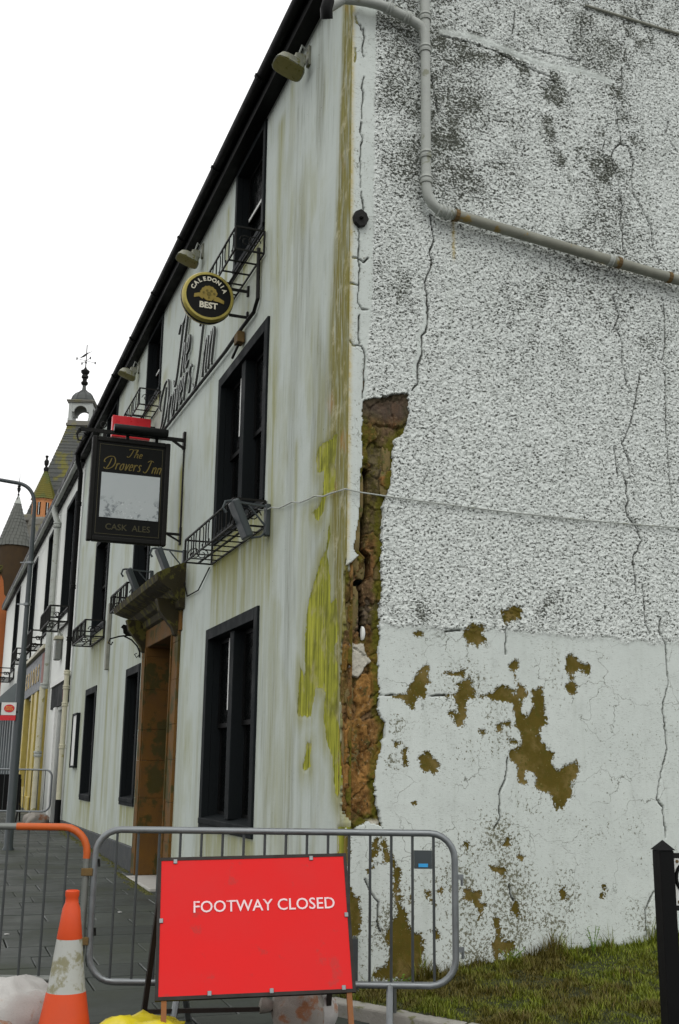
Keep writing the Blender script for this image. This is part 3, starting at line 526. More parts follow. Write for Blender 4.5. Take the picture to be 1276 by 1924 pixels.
ochre = ss(1.2, .70, Yg/ow+.35*(fbm(Yg*20, Zg*1.5, 3, 14)-.5))*ss(.3, 1.4, Zg)*(1-.5*ss(2.2, 1.2, Zg))
def sillrun(y0, y1, z0, ln, a): # drips below a sill
    n = fbm(Yg*12, Zg*0+y0, 3, 15)
    return a*ss(y0-.12, y0+.03, Yg)*ss(y1+.12, y1-.03, Yg)*ss(z0+.02, z0-.03, Zg)*np.exp(-np.clip(z0-Zg, 0, 9)/ln*(.5+1.3*n))
stain = np.zeros(Yg.shape)
for a in WIN: stain = np.maximum(stain, sillrun(a[0], a[1], a[2], .75 if a[5] != 's' else .35, .95 if a[2] > 3 else .75))
stain = np.maximum(stain, sillrun(2.0, 4.05, 3.62, .9, 1.0)); stain = np.maximum(stain, .30*ss(.52, .72, fbm(Yg*2.2, Zg*1.1, 4, 61))); stain = np.maximum(stain, .55*ss(1.5,.3,Yg)*ss(.42,.68,fbm(Yg*5, Zg*1.2, 4, 62))*ss(6.5,4.0,Zg))
def vrun(y, w_, z1, z0, a): return a*np.exp(-((Yg-y-.03*(vn(Zg*.8, Zg*0, 3)-.5))/w_)**2)*ss(z1+.05, z1-.1, Zg)*ss(z0, z0+.6, Zg)
for y, w_, z1, z0, a in ((1.95,.10,7.7,2.6,.75),(1.62,.07,7.9,5.5,.35),(1.0,.12,3.6,2.2,.5),(1.25,.05,4.2,3.0,.6),(4.0,.07,7.8,6.2,.7),(5.95,.12,5.2,3.6,1.0),(6.1,.06,4.3,3.5,1.0),(5.75,.05,4.9,3.4,.7),(2.95,.08,6.2,5.75,.9),(2.55,.07,6.7,5.9,.8),
    (7.3,.14,4.4,3.6,.5),(9.9,.2,3.4,.3,.35),(10.6,.15,4.6,.4,.45),(11.05,.1,3.1,.4,.6),(14.2,.3,5.5,.3,.35),(15.6,.25,6,.2,.4),(5.2,.2,2.6,.2,.25),(1.5,.25,1.4,.0,.25),(7.4,.2,7,6.3,.5),(10.4,.12,7.6,5.4,.4)):
    stain = np.maximum(stain, vrun(y, w_, z1, z0, a))
for p in FPEEL: stain = np.maximum(stain, .75*np.exp(-(near(Yg, Zg, p+p[:1], .4)/.13)**2)*(.5+.7*fbm(Yg*8, Zg*1.5, 3, 80)))
stain = np.clip(stain+.30*ss(.9, .2, Zg)*ss(.35,.7,fbm(Yg*3, Zg*1, 3, 33)), 0, 1)
grime_tone = np.clip(.75*ss(.42, .72, fbm(Yg*5, Zg*.7, 4, 16))*ss(2.4, .7, Yg)+.25*ss(7.7, 8.0, Zg)+.5*vrun(1.42, .035, 7.5, 6.9, 1.0)+.8*vrun(1.30, .02, 7.4, 6.9, 1.0)+.35*ss(.5,.75,fbm(Yg*7, Zg*.9, 4, 17))*np.exp(-np.clip(Zg-2,0,9)), 0, 1)  # dirt streaks, plus a darker band towards the soffit
cy, cz = np.meshgrid((ys[:-1]+ys[1:])/2, (zs[:-1]+zs[1:])/2, indexing='ij')
keep = np.ones(cy.shape, bool)
for a in WIN: keep &= ~((cy > a[0]+a[4]-.02) & (cy < a[1]-a[4]+.02) & (cz > a[2]+a[4]-.02) & (cz < a[3]-a[4]+.02))
keep &= ~((cy > DOOR[0]-.05) & (cy < DOOR[1]+.05) & (cz < DOOR[3]+.05))
broke = jag([(-.02,1.12),(.06,1.2),(.05,1.4),(.09,1.6),(.06,1.8),(.12,2.0),(.10,2.2),(.08,2.36),(.03,2.5),(.05,2.8),(.02,2.92),(-.02,2.95)], .008, .025, 8)
keep &= ~(sdf(cy, cz, broke) > 0)
grid_wall('front_wall', ys, zs, H, lambda u, v, h: (-h+u*0, u+v*0, v+u*0), keep, FACADE, inn, {'peel': peel, 'stain': stain, 'ochre': ochre, 'grime_tone': grime_tone}, skirt=.05)
us = R_(.004, .2, .008); vs = R_(.95, 3.1, .008); U, V = np.meshgrid(us, vs, indexing='ij')
f1, f2, hid = worley(U/.15+7, V/.14+3); H = -.042+.018*ss(.03, .2, f2-f1)*(.5+hid)+.02*(fbm(U*14, V*14, 4, 9)-.5)
grid_wall('exposed_masonry', us, vs, H, lambda u, v, h: (-h+u*0, u+v*0, v+u*0), np.ones((len(us)-1, len(vs)-1), bool), RUBBLE, inn, {'cell': hid, 'orange': U*0+.6, 'olive': ss(.4,.7,fbm(U*9,V*4,3,6)), 'lime': U*0, 'soot': U*0}, skirt=.05)

# windows: painted margin > reveal, sash_frame, pane, mullion, sill, sash_stile
def wbox(m, y0, y1, z0, z1, x0, x1): m.box(x0, x1, y0, y1, z0, z1)
def window(parent, y0, y1, z0, z1, mg, kind, xo=0., white=True, mat=None):
    mat = mat or MARGIN; p = .022; m = MB()
    wbox(m, y0, y0+mg, z0, z1, xo-p, xo+.05); wbox(m, y1-mg, y1, z0, z1, xo-p, xo+.05)
    wbox(m, y0+mg, y1-mg, z1-mg, z1, xo-p, xo+.05); wbox(m, y0+mg, y1-mg, z0, z0+mg*.4, xo-p, xo+.05)
    win = m.build('window', mat, parent, bevel=.005)
    a, b, c, d = y0+mg, y1-mg, z0+mg, z1-mg; dep = .17
    m = MB(); e = .012
    wbox(m, a-.03, a-e+.012, c, d, xo+.05, xo+dep); wbox(m, b+e-.012, b+.03, c, d, xo+.05, xo+dep); wbox(m, a-.03, b+.03, d, d+.03, xo+.05, xo+dep)
    m.build('reveal', mat, win)
    m = MB(); m.add([(xo-p-.006, y0+.0, z0+mg*.4), (xo-p-.006, y1-.0, z0+mg*.4), (xo-p-.006, y1-.0, z0+mg*.4+.055), (xo-p-.006, y0+.0, z0+mg*.4+.055), (xo+dep, y0+.0, z0+mg*.4), (xo+dep, y1-.0, z0+mg*.4), (xo+dep, y1-.0, z0+mg+.03), (xo+dep, y0+.0, z0+mg+.03)],
        [(0,1,2,3),(7,6,5,4),(0,4,5,1),(1,5,6,2),(2,6,7,3),(3,7,4,0)])
    m.build('sill', mat, win, bevel=.006)
    c += .01; lights = [(a, b)]
    if kind in ('g2', 'f2'):
        k = (a+b)/2; lights = [(a, k-.075), (k+.075, b)]
        m = MB(); wbox(m, k-.075, k+.075, c, d, xo+.01, xo+.15); m.build('mullion', mat, win, bevel=.006)
    fx = xo+.115; fw_ = .045
    for (l0, l1) in lights:
        zm = (c+d)/2; m = MB()
        for q0, q1, fxx in ((zm-.02, d, fx), (c, zm+.02, fx+.03)):
            wbox(m, l0, l0+fw_, q0, q1, fxx, fxx+.03); wbox(m, l1-fw_, l1, q0, q1, fxx, fxx+.03)
            wbox(m, l0+fw_, l1-fw_, q0, q0+fw_, fxx, fxx+.03); wbox(m, l0+fw_, l1-fw_, q1-fw_, q1, fxx, fxx+.03)
        m.build('sash_frame', BLACKP, win)
        for q0, q1, fxx in ((zm+.02, d-.04, fx), (c+.04, zm-.02, fx+.03)):
            m = MB(); wbox(m, l0+fw_, l1-fw_, q0, q1, fxx+.012, fxx+.018); m.build('pane', GLASSD, win)
        if white:
            m = MB(); s0 = l0+.34 if kind != 's' else l0+.26
            wbox(m, s0, s0+(.035 if kind == 'g1' else .05), zm-.05+.02*len(win.children), d-.02, fx-.012, fx-.002); m.build('sash_stile', WHITEP, win)
            if kind == 's':
                m = MB(); wbox(m, s0+.1, l1-.08, zm-.03, zm+.005, fx-.014, fx-.002); m.build('meeting_rail', WHITEP, win)
    return win
for a in WIN: window(inn, *a)

# doorway: ashlar jambs, lintel, moulded hood, step, door
ds = MB(); ds.box(-.030, .34, DOOR[0]-.42, DOOR[1]+.40, 3.06, 3.30); dsur = ds.build('door_surround', SAND, inn, bevel=.008)
zc = .14; k = 0
while zc < 3.05:
    h = min([.52, .44, .48, .40][k % 4], 3.06-zc)
    for y0, y1 in ((DOOR[0]-.36-.03*(k % 2)*0, DOOR[0]), (DOOR[1], DOOR[1]+.36)):
        m = MB(); m.box(-.034+.002*(k % 2), .40, y0, y1, zc+.0015, zc+h-.0015); m.build('ashlar_block', SAND, dsur, bevel=.003)
    zc += h; k += 1
for y0, y1 in ((DOOR[0]-.05, DOOR[0]+.0), (DOOR[1], DOOR[1]+.05)):
    m = MB(); m.box(-.052, -.033, y0 if y0 < 6.5 else y0+.02, y1 if y0 > 6.5 else y1-.02, .14, 3.06); m.build('jamb_moulding', SAND, dsur, bevel=.006)
m = MB(); m.box(.30, .345, DOOR[0], DOOR[1], .14, 3.06)
dleaf = m.build('door', WOODD, inn)
for y0, y1 in ((5.98,6.62),(6.80,7.44)):
    for z0, z1 in ((.3,1.2),(1.35,2.8)):
        m = MB(); m.box(.285, .302, y0, y1, z0, z1); m.build('door_panel', WOODD, dleaf, bevel=.01)
m = MB(); m.box(-.16, .40, DOOR[0]-.0, DOOR[1]+.0, -.05, .14); m.build('door_step', STEPM, inn, bevel=.012)
hood = MB(); prof = [(-.03,3.30),(-.07,3.32),(-.09,3.40),(-.15,3.43),(-.20,3.50),(-.30,3.54),(-.38,3.58),(-.40,3.66),(-.30,3.72),(-.02,3.86),(.04,3.86),(.04,3.30)]
k = len(prof); yl, yr = DOOR[0]-.48, DOOR[1]+.46
def hp(i, s):
    x, z = prof[i]; ex = max(0, -x)*.75; return (x, (yl-ex) if s == 0 else (yr+ex), z)
hood.add([hp(i, 0) for i in range(k)]+[hp(i, 1) for i in range(k)], [tuple(range(k)), tuple(range(2*k-1, k-1, -1))]+[(i, (i+1) % k, k+(i+1) % k, k+i) for i in range(k)])
hood.build('door_hood', SANDD, inn)
for yy in (DOOR[0]-.25, DOOR[1]+.22):
    m = MB(); m.prism([(-.02,3.0),(-.07,3.02),(-.10,3.10),(-.18,3.2),(-.26,3.30),(-.30,3.44),(-.02,3.44)], lambda x, z, t: (x, t, z), yy-.07, yy+.07); m.build('hood_bracket', SANDD, inn, bevel=.008)
# plinth, in two runs either side of the door and round the corner
for y0, y1 in ((0.0, DOOR[0]-.37), (DOOR[1]+.37, 16.2)):
    m = MB(); m.box(-.035, .04, y0, y1, -.2, .46); m.build('plinth', PLINTH, inn, bevel=.012)
m = MB(); m.box(0.0, .10, -.034, .04, -.2, .40); m.build('plinth', PLINTH, inn, bevel=.012)
# eaves, roof, skew, rear
m = MB(); m.box(-.12, .06, -.02, 16.2, 8.0, 8.06); m.build('soffit', BLACKP, inn)
m = MB(); m.box(-.145, -.118, -.02, 16.2, 7.97, 8.17); m.build('fascia', BLACKP, inn)
def gutter(parent, x, z, y0, y1, r, mat, step=1.8):
    m = MB(); n = 8; vs_ = []; 
    for y in (y0, y1):
        for j in range(n+1):
            a = math.pi*j/n; vs_.append((x-r*math.cos(a), y, z-r*math.sin(a)))
        for j in range(n, -1, -1):
            a = math.pi*j/n; vs_.append((x-(r-.008)*math.cos(a), y, z-(r-.008)*math.sin(a)))
    q = 2*(n+1); m.add(vs_, [(i, (i+1) % q, q+(i+1) % q, q+i) for i in range(q)]+[tuple(range(q))[::-1], tuple(range(q, 2*q))])
    o = m.build('gutter', mat, parent, smooth=True)
    y = y0+.25
    while y < y1:
        m = MB(); pts = [(x-(r+.007)*math.cos(math.pi*j/8), y, z-(r+.007)*math.sin(math.pi*j/8)) for j in range(9)]
        for a_, b_ in zip(pts[:-1], pts[1:]): m.bar(a_, b_, .05, .012, upv=(Vector(a_)-Vector((x, y, z))))
        m.build('gutter_joint', mat, o); y += step
    return o
gutter(inn, -.20, 8.12, -.06, 16.2, .058, BLACKP)
def roof(parent, x0, z0, xr, zr, y0, y1, mat, rows=26):
    m = MB(); dx, dz = (xr-x0)/rows, (zr-z0)/rows; nx, nz = -dz, dx; L = math.hypot(nx, nz); nx, nz = nx/L*.02, nz/L*.02
    for i in range(rows):
        a = (x0+dx*i, z0+dz*i); b = (x0+dx*(i+1), z0+dz*(i+1))
        m.add([(a[0]+nx,y0,a[1]+nz),(a[0]+nx,y1,a[1]+nz),(b[0],y1,b[1]),(b[0],y0,b[1]),(a[0],y0,a[1]),(a[0],y1,a[1])], [(0,1,2,3),(4,5,1,0)])
    return m.build('roof', mat, parent, fixn=False)
roof(inn, -.19, 8.19, 4.0, 11.45, .02, 16.2, SLATE); roof(inn, 8.27, 8.16, 4.0, 11.45, .02, 16.2, SLATE)
m = MB()
for (xa, za), (xc, zc2) in (((-.05,8.06),(4.0,11.22)), ((4.0,11.22),(8.05,8.06))): m.bar((xa, .08, za+.12), (xc, .08, zc2+.12), .24, .16)
m.build('skew_coping', KERB, inn, bevel=.015)
m = MB(); m.box(7.7, 8.0, .06, 16.2, -.2, 8.1); m.box(.06, 7.7, 15.9, 16.2, -.2, 8.1); m.box(.3, 7.7, .35, 15.9, -.1, .05)
m.build('rear_wall', WHITEWALL, inn)
m = MB(); m.box(3.6, 4.9, .3, .9, 10.6, 12.4); ch = m.build('chimney', WHITEWALL, inn)
for x in (3.9, 4.25, 4.6):
    m = MB(); m.lathe([(.13,12.4),(.11,12.75),(.13,12.8)], (x,.6,0), 12); m.build('chimney_pot', REDSTONE, ch)

# ------------------------------------------------------------------ fixings on the inn
# cast pipe runs on the gable
def collar(m, p, d, r, ln=.05):
    p = Vector(p); d = Vector(d).normalized(); Q = d.to_track_quat('Z', 'Y').to_matrix()
    m.lathe([(r*.9,-ln/2),(r*1.22,-ln/2+.004),(r*1.3,-ln*.2),(r*1.12,-ln*.1),(r*1.12,ln*.1),(r*1.3,ln*.2),(r*1.22,ln/2-.004),(r*.9,ln/2)], p, 12, Q)
yp = -.10
def arc(a, b, c, n=6): # quadratic bend
    a, b, c = Vector(a), Vector(b), Vector(c); return [a*(1-t)**2+b*2*t*(1-t)+c*t*t for t in [i/n for i in range(n+1)]]
px0 = .60
t = thing('soil_pipe', 'grey painted waste pipe dropping then sloping across the cracked gable wall', 'pipe', (0,0,0))
m = MB(); m.tube([(px0,yp,9.4),(px0,yp,5.98)]+arc((px0,yp,5.98),(px0+.005,yp,5.81),(.74,yp,5.775))+[(.86,yp,5.765)], .040, 14); m.build('upright_pipe', PIPEG, t, smooth=True)
m = MB(); m.tube([(.83,yp,5.77),(2.30,yp,5.635),(4.6,yp,5.43),(7.6,yp,5.16)], .043, 14); m.build('sloping_pipe', PIPER, t, smooth=True)
m = MB(); m.tube([(-.24,yp+.02,7.36),(-.12,yp,7.47)]+arc((-.12,yp,7.47),(.1,yp,7.52),(.25,yp,7.50))+[(.42,yp,7.46),(.53,yp,7.42)]+arc((.53,yp,7.42),(px0-.005,yp,7.40),(px0,yp,7.28), 4), .040, 12); m.build('branch_pipe', PIPEG, t, smooth=True)
for p, d in (((px0,yp,7.50),(0,0,1)),((px0,yp,7.20),(0,0,1)),((px0,yp,6.24),(0,0,1)),((px0,yp,6.02),(0,0,1)),((.72,yp,5.78),(1,0,-.1)),((.79,yp,5.772),(1,0,-.1)),((.28,yp,7.495),(1,0,-.2)),((.44,yp,7.455),(1,0,-.25)),((2.28,yp,5.637),(1,0,-.09))):
    m = MB(); collar(m, p, d, .041, .07 if d[2] == 1 else .05); m.build('pipe_collar', PIPEG, t, smooth=True)
for x, z in ((.86,5.765),(2.36,5.63),(2.86,5.585)):
    m = MB(); m.lathe([(.046,-.016),(.050,-.016),(.050,.016),(.046,.016)], (x,yp,z), 12, Vector((1,0,-.09)).to_track_quat('Z','Y').to_matrix()); m.box(x-.012,x+.012,yp,.0,z+.03,z+.055); m.build('pipe_bracket', RUST, t)
m = MB(); m.tube([(-.24,-.10,7.42),(-.26,-.10,7.34),(-.24,-.06,7.28)], .05, 10); m.build('gutter_outlet', BLACKP, t, smooth=True)
tag((lambda m: (m.tube([(2.2,-.03,8.12),(3.2,-.03,8.10),(4.6,-.03,8.03),(7.6,-.03,7.9)], .012, 8), m)[1])(MB()).build('conduit', PIPER, smooth=True), 'thin stained conduit crossing the top of the gable wall', 'conduit')
# iron tie plate
m = MB(); m.prism([(.0,.078),(.045,.05),(.065,-.0),(.04,-.055),(-.01,-.075),(-.05,-.04),(-.062,.01),(-.045,.05)], lambda a, b, c: (.072+a, c, 5.615+b), -.05, -.01); t = m.build('tie_plate', IRON, bevel=.006)
mm = MB(); mm.lathe([(.016,0),(.016,.02),(.008,.03)], (.072,-.05,5.615), 6, Matrix.Rotation(math.radians(90), 3, 'X')); mm.build('bolt', IRON, t)
tag(t, 'dark rusty iron tie plate on the white corner band below the waste pipe', 'tie plate')
# slack cable round the corner
pts = [(-.10,2.02,3.745)]+[(-.03-.02*math.sin(k*1.9)*.3, 2.0-k*.195, 3.74-.028*k+.012*math.sin(k*2.1)) for k in range(10)]+[(-.035,.08,3.462),(-.03,-.03,3.452)]+[(.1+k*.27, -.033, 3.437-.012*k+.0010*k*k) for k in range(13)]+[(5,-.03,3.45),(7.9,-.03,3.5)]
m = MB(); m.tube(pts, .006, 6); tag(m.build('cable', PIPEG, smooth=True), 'thin pale cable slung round the corner and across the gable', 'cable')

# floodlights under the eaves
def flood(y, z, label, reach=.40):
    t = thing('floodlight', label, 'floodlight', (0, y, z), 0, 'bowl floodlights under the eaves'); t.scale = (.74,)*3
    m = MB(); m.box(-.03, .01, -.05, .05, -.02, .24); m.build('wall_plate', FLOODG, t, bevel=.004)
    m = MB(); m.tube([(-.02,0,.18),(-.10,0,.24),(-.14,0,.10),(-.16,0,.03)], .016, 8); m.build('arm', PIPEG, t, smooth=True)
    m = MB(); m.box(-.20, -.06, -.07, .07, -.05, .09); m.build('gear_box', FLOODG, t, bevel=.015)
    Q = Matrix.Rotation(math.radians(20), 3, 'Y'); c = Vector((-.26, 0, -.09))
    m = MB(); n = 20; sq_ = lambda v: math.copysign(abs(v)**.55, v)
    rings = [(.02,.13),(.10,.115),(.16,.07),(.19,.0),(.20,-.03),(.185,-.035)]
    vs_ = [c+Q @ Vector((r*sq_(math.cos(2*math.pi*j/n)), r*sq_(math.sin(2*math.pi*j/n))*.85, zz)) for r, zz in rings for j in range(n)]
    m.add(vs_, [(i*n+j, i*n+(j+1) % n, (i+1)*n+(j+1) % n, (i+1)*n+j) for i in range(len(rings)-1) for j in range(n)]+[tuple(range(n))]); m.build('bowl', FLOODG, t, smooth=True)
    m = MB(); lr = [(.183,-.028),(.183,-.04),(.10,-.05),(.01,-.052)]; m.add([c+Q @ Vector((r*sq_(math.cos(2*math.pi*j/n)), r*sq_(math.sin(2*math.pi*j/n))*.85, zz)) for r, zz in lr for j in range(n)], [(i*n+j, i*n+(j+1) % n, (i+1)*n+(j+1) % n, (i+1)*n+j) for i in range(3) for j in range(n)]+[tuple(3*n+j for j in range(n))]); m.build('lens', FLOODL, t, smooth=True)
    return t
flood(1.10, 7.70, 'stained bowl floodlight nearest the gable corner under the black eaves')
flood(5.25, 7.72, 'stained bowl floodlight under the eaves above the round brewery sign')
flood(9.7, 7.74, 'small bowl floodlight farthest along the eaves beside a top window')
# angled wall-washers over the ground floor
def washer(y, z, label):
    t = thing('sign_lamp', label, 'lamp', (0, y, z), 0, 'angled trough lamps on brackets')
    m = MB(); m.box(-.045, -.002, -.035, .035, -.16, .13); m.build('wall_plate', LAMPG, t, bevel=.006)
    m = MB(); m.bar((-.03,0,.11), (-.36,0,.13), .022, .018); m.bar((-.03,0,-.08), (-.20,0,.11), .014, .014); m.build('bracket', LAMPG, t)
    m = MB(); Q = Matrix.Translation((-.27,0,-.02)) @ Matrix.Rotation(math.radians(-24), 4, 'Y')
    m.box(-.035, .03, -.10, .10, -.19, .17, 0, Q); m.build('trough', LAMPG, t, bevel=.018)
    m = MB(); m.tube([(-.36,0,.13),(-.41,0,.12),(-.43,0,.06),(-.40,0,.02)], .013, 6); m.build('lead', LAMPG, t, smooth=True)
    m = MB(); m.tube([(-.17,0,-.19),(-.08,0,-.17),(-.04,0,-.13)], .010, 6); m.build('stay', LAMPG, t, smooth=True)
washer(1.98, 3.66, 'grey trough lamp on a bracket beside the nearest window basket')
washer(5.46, 3.88, 'grey trough lamp standing over the near end of the door hood')
washer(7.55, 3.98, 'grey trough lamp above the far end of the door hood')

# wrought iron window baskets
def basket(y0, y1, z0, h, dep, label, x0=-.02, b=.016):
    t = thing('window_basket', label, 'window basket', (x0, (y0+y1)/2, z0), 0, 'iron window baskets'); L = (y1-y0)/2; q_ = b/.016
    m = MB()
    for z in (0, h): m.bar((-dep,-L,z), (-dep,L,z), b, b); m.bar((0,-L,z), (0,L,z), b, b); m.bar((-dep,-L,z), (0,-L,z), b, b); m.bar((-dep,L,z), (0,L,z), b, b)
    for y in (-L, L): m.bar((-dep,y,0), (-dep,y,h), b, b); m.bar((0,y,0), (0,y,h), b, b)
    m.build('frame', IRON, t)
    m = MB(); k = int(2*L/.24)
    for i in range(1, k): y = -L+2*L*i/k; m.bar((-dep,y,0), (0,y,0), .028*q_, .008)
    m.bar((-dep*.5,-L,0), (-dep*.5,L,0), .026, .008); m.build('floor_slats', IRON, t)
    n = max(3, int(2*L/.13))
    for i in range(1, n):
        y = -L+2*L*i/n
        if i % 4 in (1, 3):
            m = MB(); r = .045; s = 1 if i % 4 == 1 else -1
            m.tube([(-dep, y+s*(r*math.cos(a)*(1-.06*q)), h*.5+(h*.42)*math.sin(a)) for q, a in enumerate([math.pi*(.5+q/9*1.25) for q in range(10)])], .006*q_, 5); m.build('scroll', IRON, t)
        else:
            m = MB(); m.bar((-dep,y,0), (-dep,y,h), .010*q_, .010); m.build('bar', IRON, t)
    for y in (-L, L):
        m = MB()
        for s in (-1, 1): m.tube([(-dep*.5+s*(.02+.05*(1-q/12))*math.cos(q*.7)+s*.04, y, h*.42+.065*math.sin(q*.7)*(1-q/16)) for q in range(12)], .006*q_, 5)
        m.build('end_scroll', IRON, t)
    return t
basket(2.06, 4.06, 3.60, .24, .29, 'long black iron basket under the nearest first-floor window')
basket(7.75, 9.15, 3.72, .24, .29, 'black iron basket under the first-floor window above the door hood', b=.022)
basket(11.75, 13.4, 3.66, .28, .32, 'black iron basket under the farthest first-floor window of the inn', b=.024)
basket(2.36, 3.66, 6.42, .24, .29, 'black iron basket under the nearest top-floor window')
basket(7.62, 8.92, 6.50, .24, .29, 'black iron basket under the middle top-floor window')

def textobj(txt, size, mat, parent, Mx, depth=.004, name='lettering', align='CENTER', bold=0, mesh_only=False):
    cu = bpy.data.curves.new('txt', 'FONT'); cu.body = txt; cu.size = size; cu.align_x = align; cu.align_y = 'CENTER'; cu.extrude = depth; cu.offset = bold; cu.resolution_u = 3
    o = bpy.data.objects.new('txt', cu); COL.objects.link(o)
    dg = bpy.context.evaluated_depsgraph_get(); me = bpy.data.meshes.new_from_object(o.evaluated_get(dg)); bpy.data.objects.remove(o); bpy.data.curves.remove(cu)
    me.transform(Mx); me.materials.clear(); me.materials.append(mat); me.name = name
    q = bpy.data.objects.new(name, me); COL.objects.link(q)
    if parent is not None: q.parent = parent
    return q
FACE_Y = Matrix.Rotation(math.radians(90), 4, 'X')       # text readable from -y
FACE_X = Matrix.Rotation(math.radians(-90), 4, 'Z') @ Matrix.Rotation(math.radians(90), 4, 'X')  # text readable from -x

# round brewery sign
ysn = 2.96
t = thing('round_sign', 'round black and gold brewery sign lettered CALEDONIA BEST on iron arms', 'sign', (0, ysn, 0))
c = Vector((-.435, 0, 6.125)); QY = Matrix.Rotation(math.radians(90), 3, 'X')
m = MB(); m.lathe([(.0,-.075),(.245,-.075),(.262,-.06),(.268,-.02),(.268,.05),(.255,.07),(.232,.072),(.232,.06),(.0,.06)], c, 40, QY); drum = m.build('drum', GOLDRIM, t, smooth=True)
m = MB(); m.lathe([(.23,.055),(.23,.064),(.0,.064)], c, 40, QY); face = m.build('face', SIGNBLK, drum)
m = MB(); m.lathe([(.268,-.02),(.272,-.015),(.272,.012),(.268,.018)], c, 40, QY); m.build('side_band', SIGNBLK, drum)
CREAMT = M('cream_letters', (.66,.63,.50), .5, var=.1)
def serif(m, x, y, w_): m.box(x-w_, x+w_, y-.004, y+.004, 0, .006)
for i, chh in enumerate('CALEDONIA'):
    a = math.radians(68-17*i); r = .172
    Mx = Matrix.Translation((c.x-r*math.sin(a), -.068, c.z+.012+r*math.cos(a))) @ Matrix.Rotation(-a, 4, 'Y') @ FACE_Y
    textobj(chh, .060, CREAMT, face, Mx, .003, 'letter', bold=.0022)
textobj('BEST', .088, CREAMT, face, Matrix.Translation((c.x, -.068, c.z-.105)) @ FACE_Y, .003, 'lettering', bold=.003)
# gold emblem: a maned beast over a ribbon
m = MB(); fy = lambda a, b, q: (c.x+a, q, c.z+b)
m.prism([(.085*math.cos(math.pi*k/14)*(1+.08*(k % 2)), .02+.085*math.sin(math.pi*k/14)*(1+.08*(k % 2))) for k in range(15)]+[(-.05,-.03),(-.02,-.05),(.03,-.05),(.06,-.02)], fy, -.072, -.062)
m.prism([(-.15,.005),(-.09,.025),(-.05,-.005),(-.06,-.04),(-.10,-.02),(-.15,-.035)], fy, -.070, -.062); m.prism([(.06,.0),(.10,.0),(.16,-.03),(.16,-.065),(.10,-.05),(.05,-.045)], fy, -.070, -.062)
m.build('emblem', GOLD, face)
m = MB()
for a, b, r in ((-.02,.055,.012),(.025,.055,.012),(.0,.02,.022),(-.055,.03,.012),(.055,.03,.012),(0,-.02,.01)): m.lathe([(r,0),(r,.003)], (c.x+a, -.074, c.z+b), 10, QY)
m.build('emblem_spots', M('emblem_dark', (.13,.10,.012), .6), face)  # small dark discs drawn on the gold beast
for z in (6.27, 5.985):
    m = MB(); m.bar((-.20,0,z), (.0,0,z), .020, .026); m.box(-.02, .0, -.02, .02, z-.05, z+.06); m.build('arm', IRON, t)

# hanging inn sign
GOLDD = M('faded_gold_paint', (.045,.040,.014), .5, var=.4, scale=30)
ysd = 5.80
t = thing('hanging_sign', 'tall black pub signboard lettered The Drovers Inn hanging from an iron bracket', 'sign', (0, ysd, 0))
bx0, bx1, bz0, bz1 = -1.125, -.205, 4.12, 5.385
m = MB(); m.box(bx0, bx1, -.03, .03, bz0, bz1); board = m.build('board', SIGNBLK, t, bevel=.004)
m = MB()
for a, b, c_, d in ((bx0-.015,bx0+.045,bz0-.015,bz1+.015),(bx1-.045,bx1+.015,bz0-.015,bz1+.015),(bx0+.045,bx1-.045,bz0-.015,bz0+.045),(bx0+.045,bx1-.045,bz1-.045,bz1+.015)): m.box(a, b, -.052, .052, c_, d)
m.build('frame', IRON, board, bevel=.012)
m = MB(); g0 = .075
for a, b, c_, d in ((bx0+g0,bx0+g0+.006,bz0+g0,bz1-g0),(bx1-g0-.006,bx1-g0,bz0+g0,bz1-g0),(bx0+g0+.006,bx1-g0-.006,bz0+g0,bz0+g0+.006),(bx0+g0+.006,bx1-g0-.006,bz1-g0-.006,bz1-g0)): m.box(a, b, -.033, -.029, c_, d)
m.build('gilt_line', GOLDD, board)
tt = NT('faded_picture'); nz = tt.noise(9, 5, .7); zz = tt.n('SeparateXYZ', 2, Vector=tt.co)
low = tt.ramp(zz, 4.74, 4.50); pc = tt.mix(tt.noise(2, 3), (.40,.44,.45), (.47,.50,.50))
pc = tt.mix(tt.math('MULTIPLY', low, tt.ramp(nz, .52, .62)), pc, (.17,.19,.20)); pc = tt.mix(tt.math('MULTIPLY', low, tt.ramp(tt.noise(34, 4, .7), .6, .66)), pc, (.60,.62,.62))
PIC = tt.done(pc, .5, 0, None, .3)
m = MB(); m.box(bx0+.115, bx1-.095, -.036, -.029, 4.40, 4.955); m.build('picture', PIC, board)
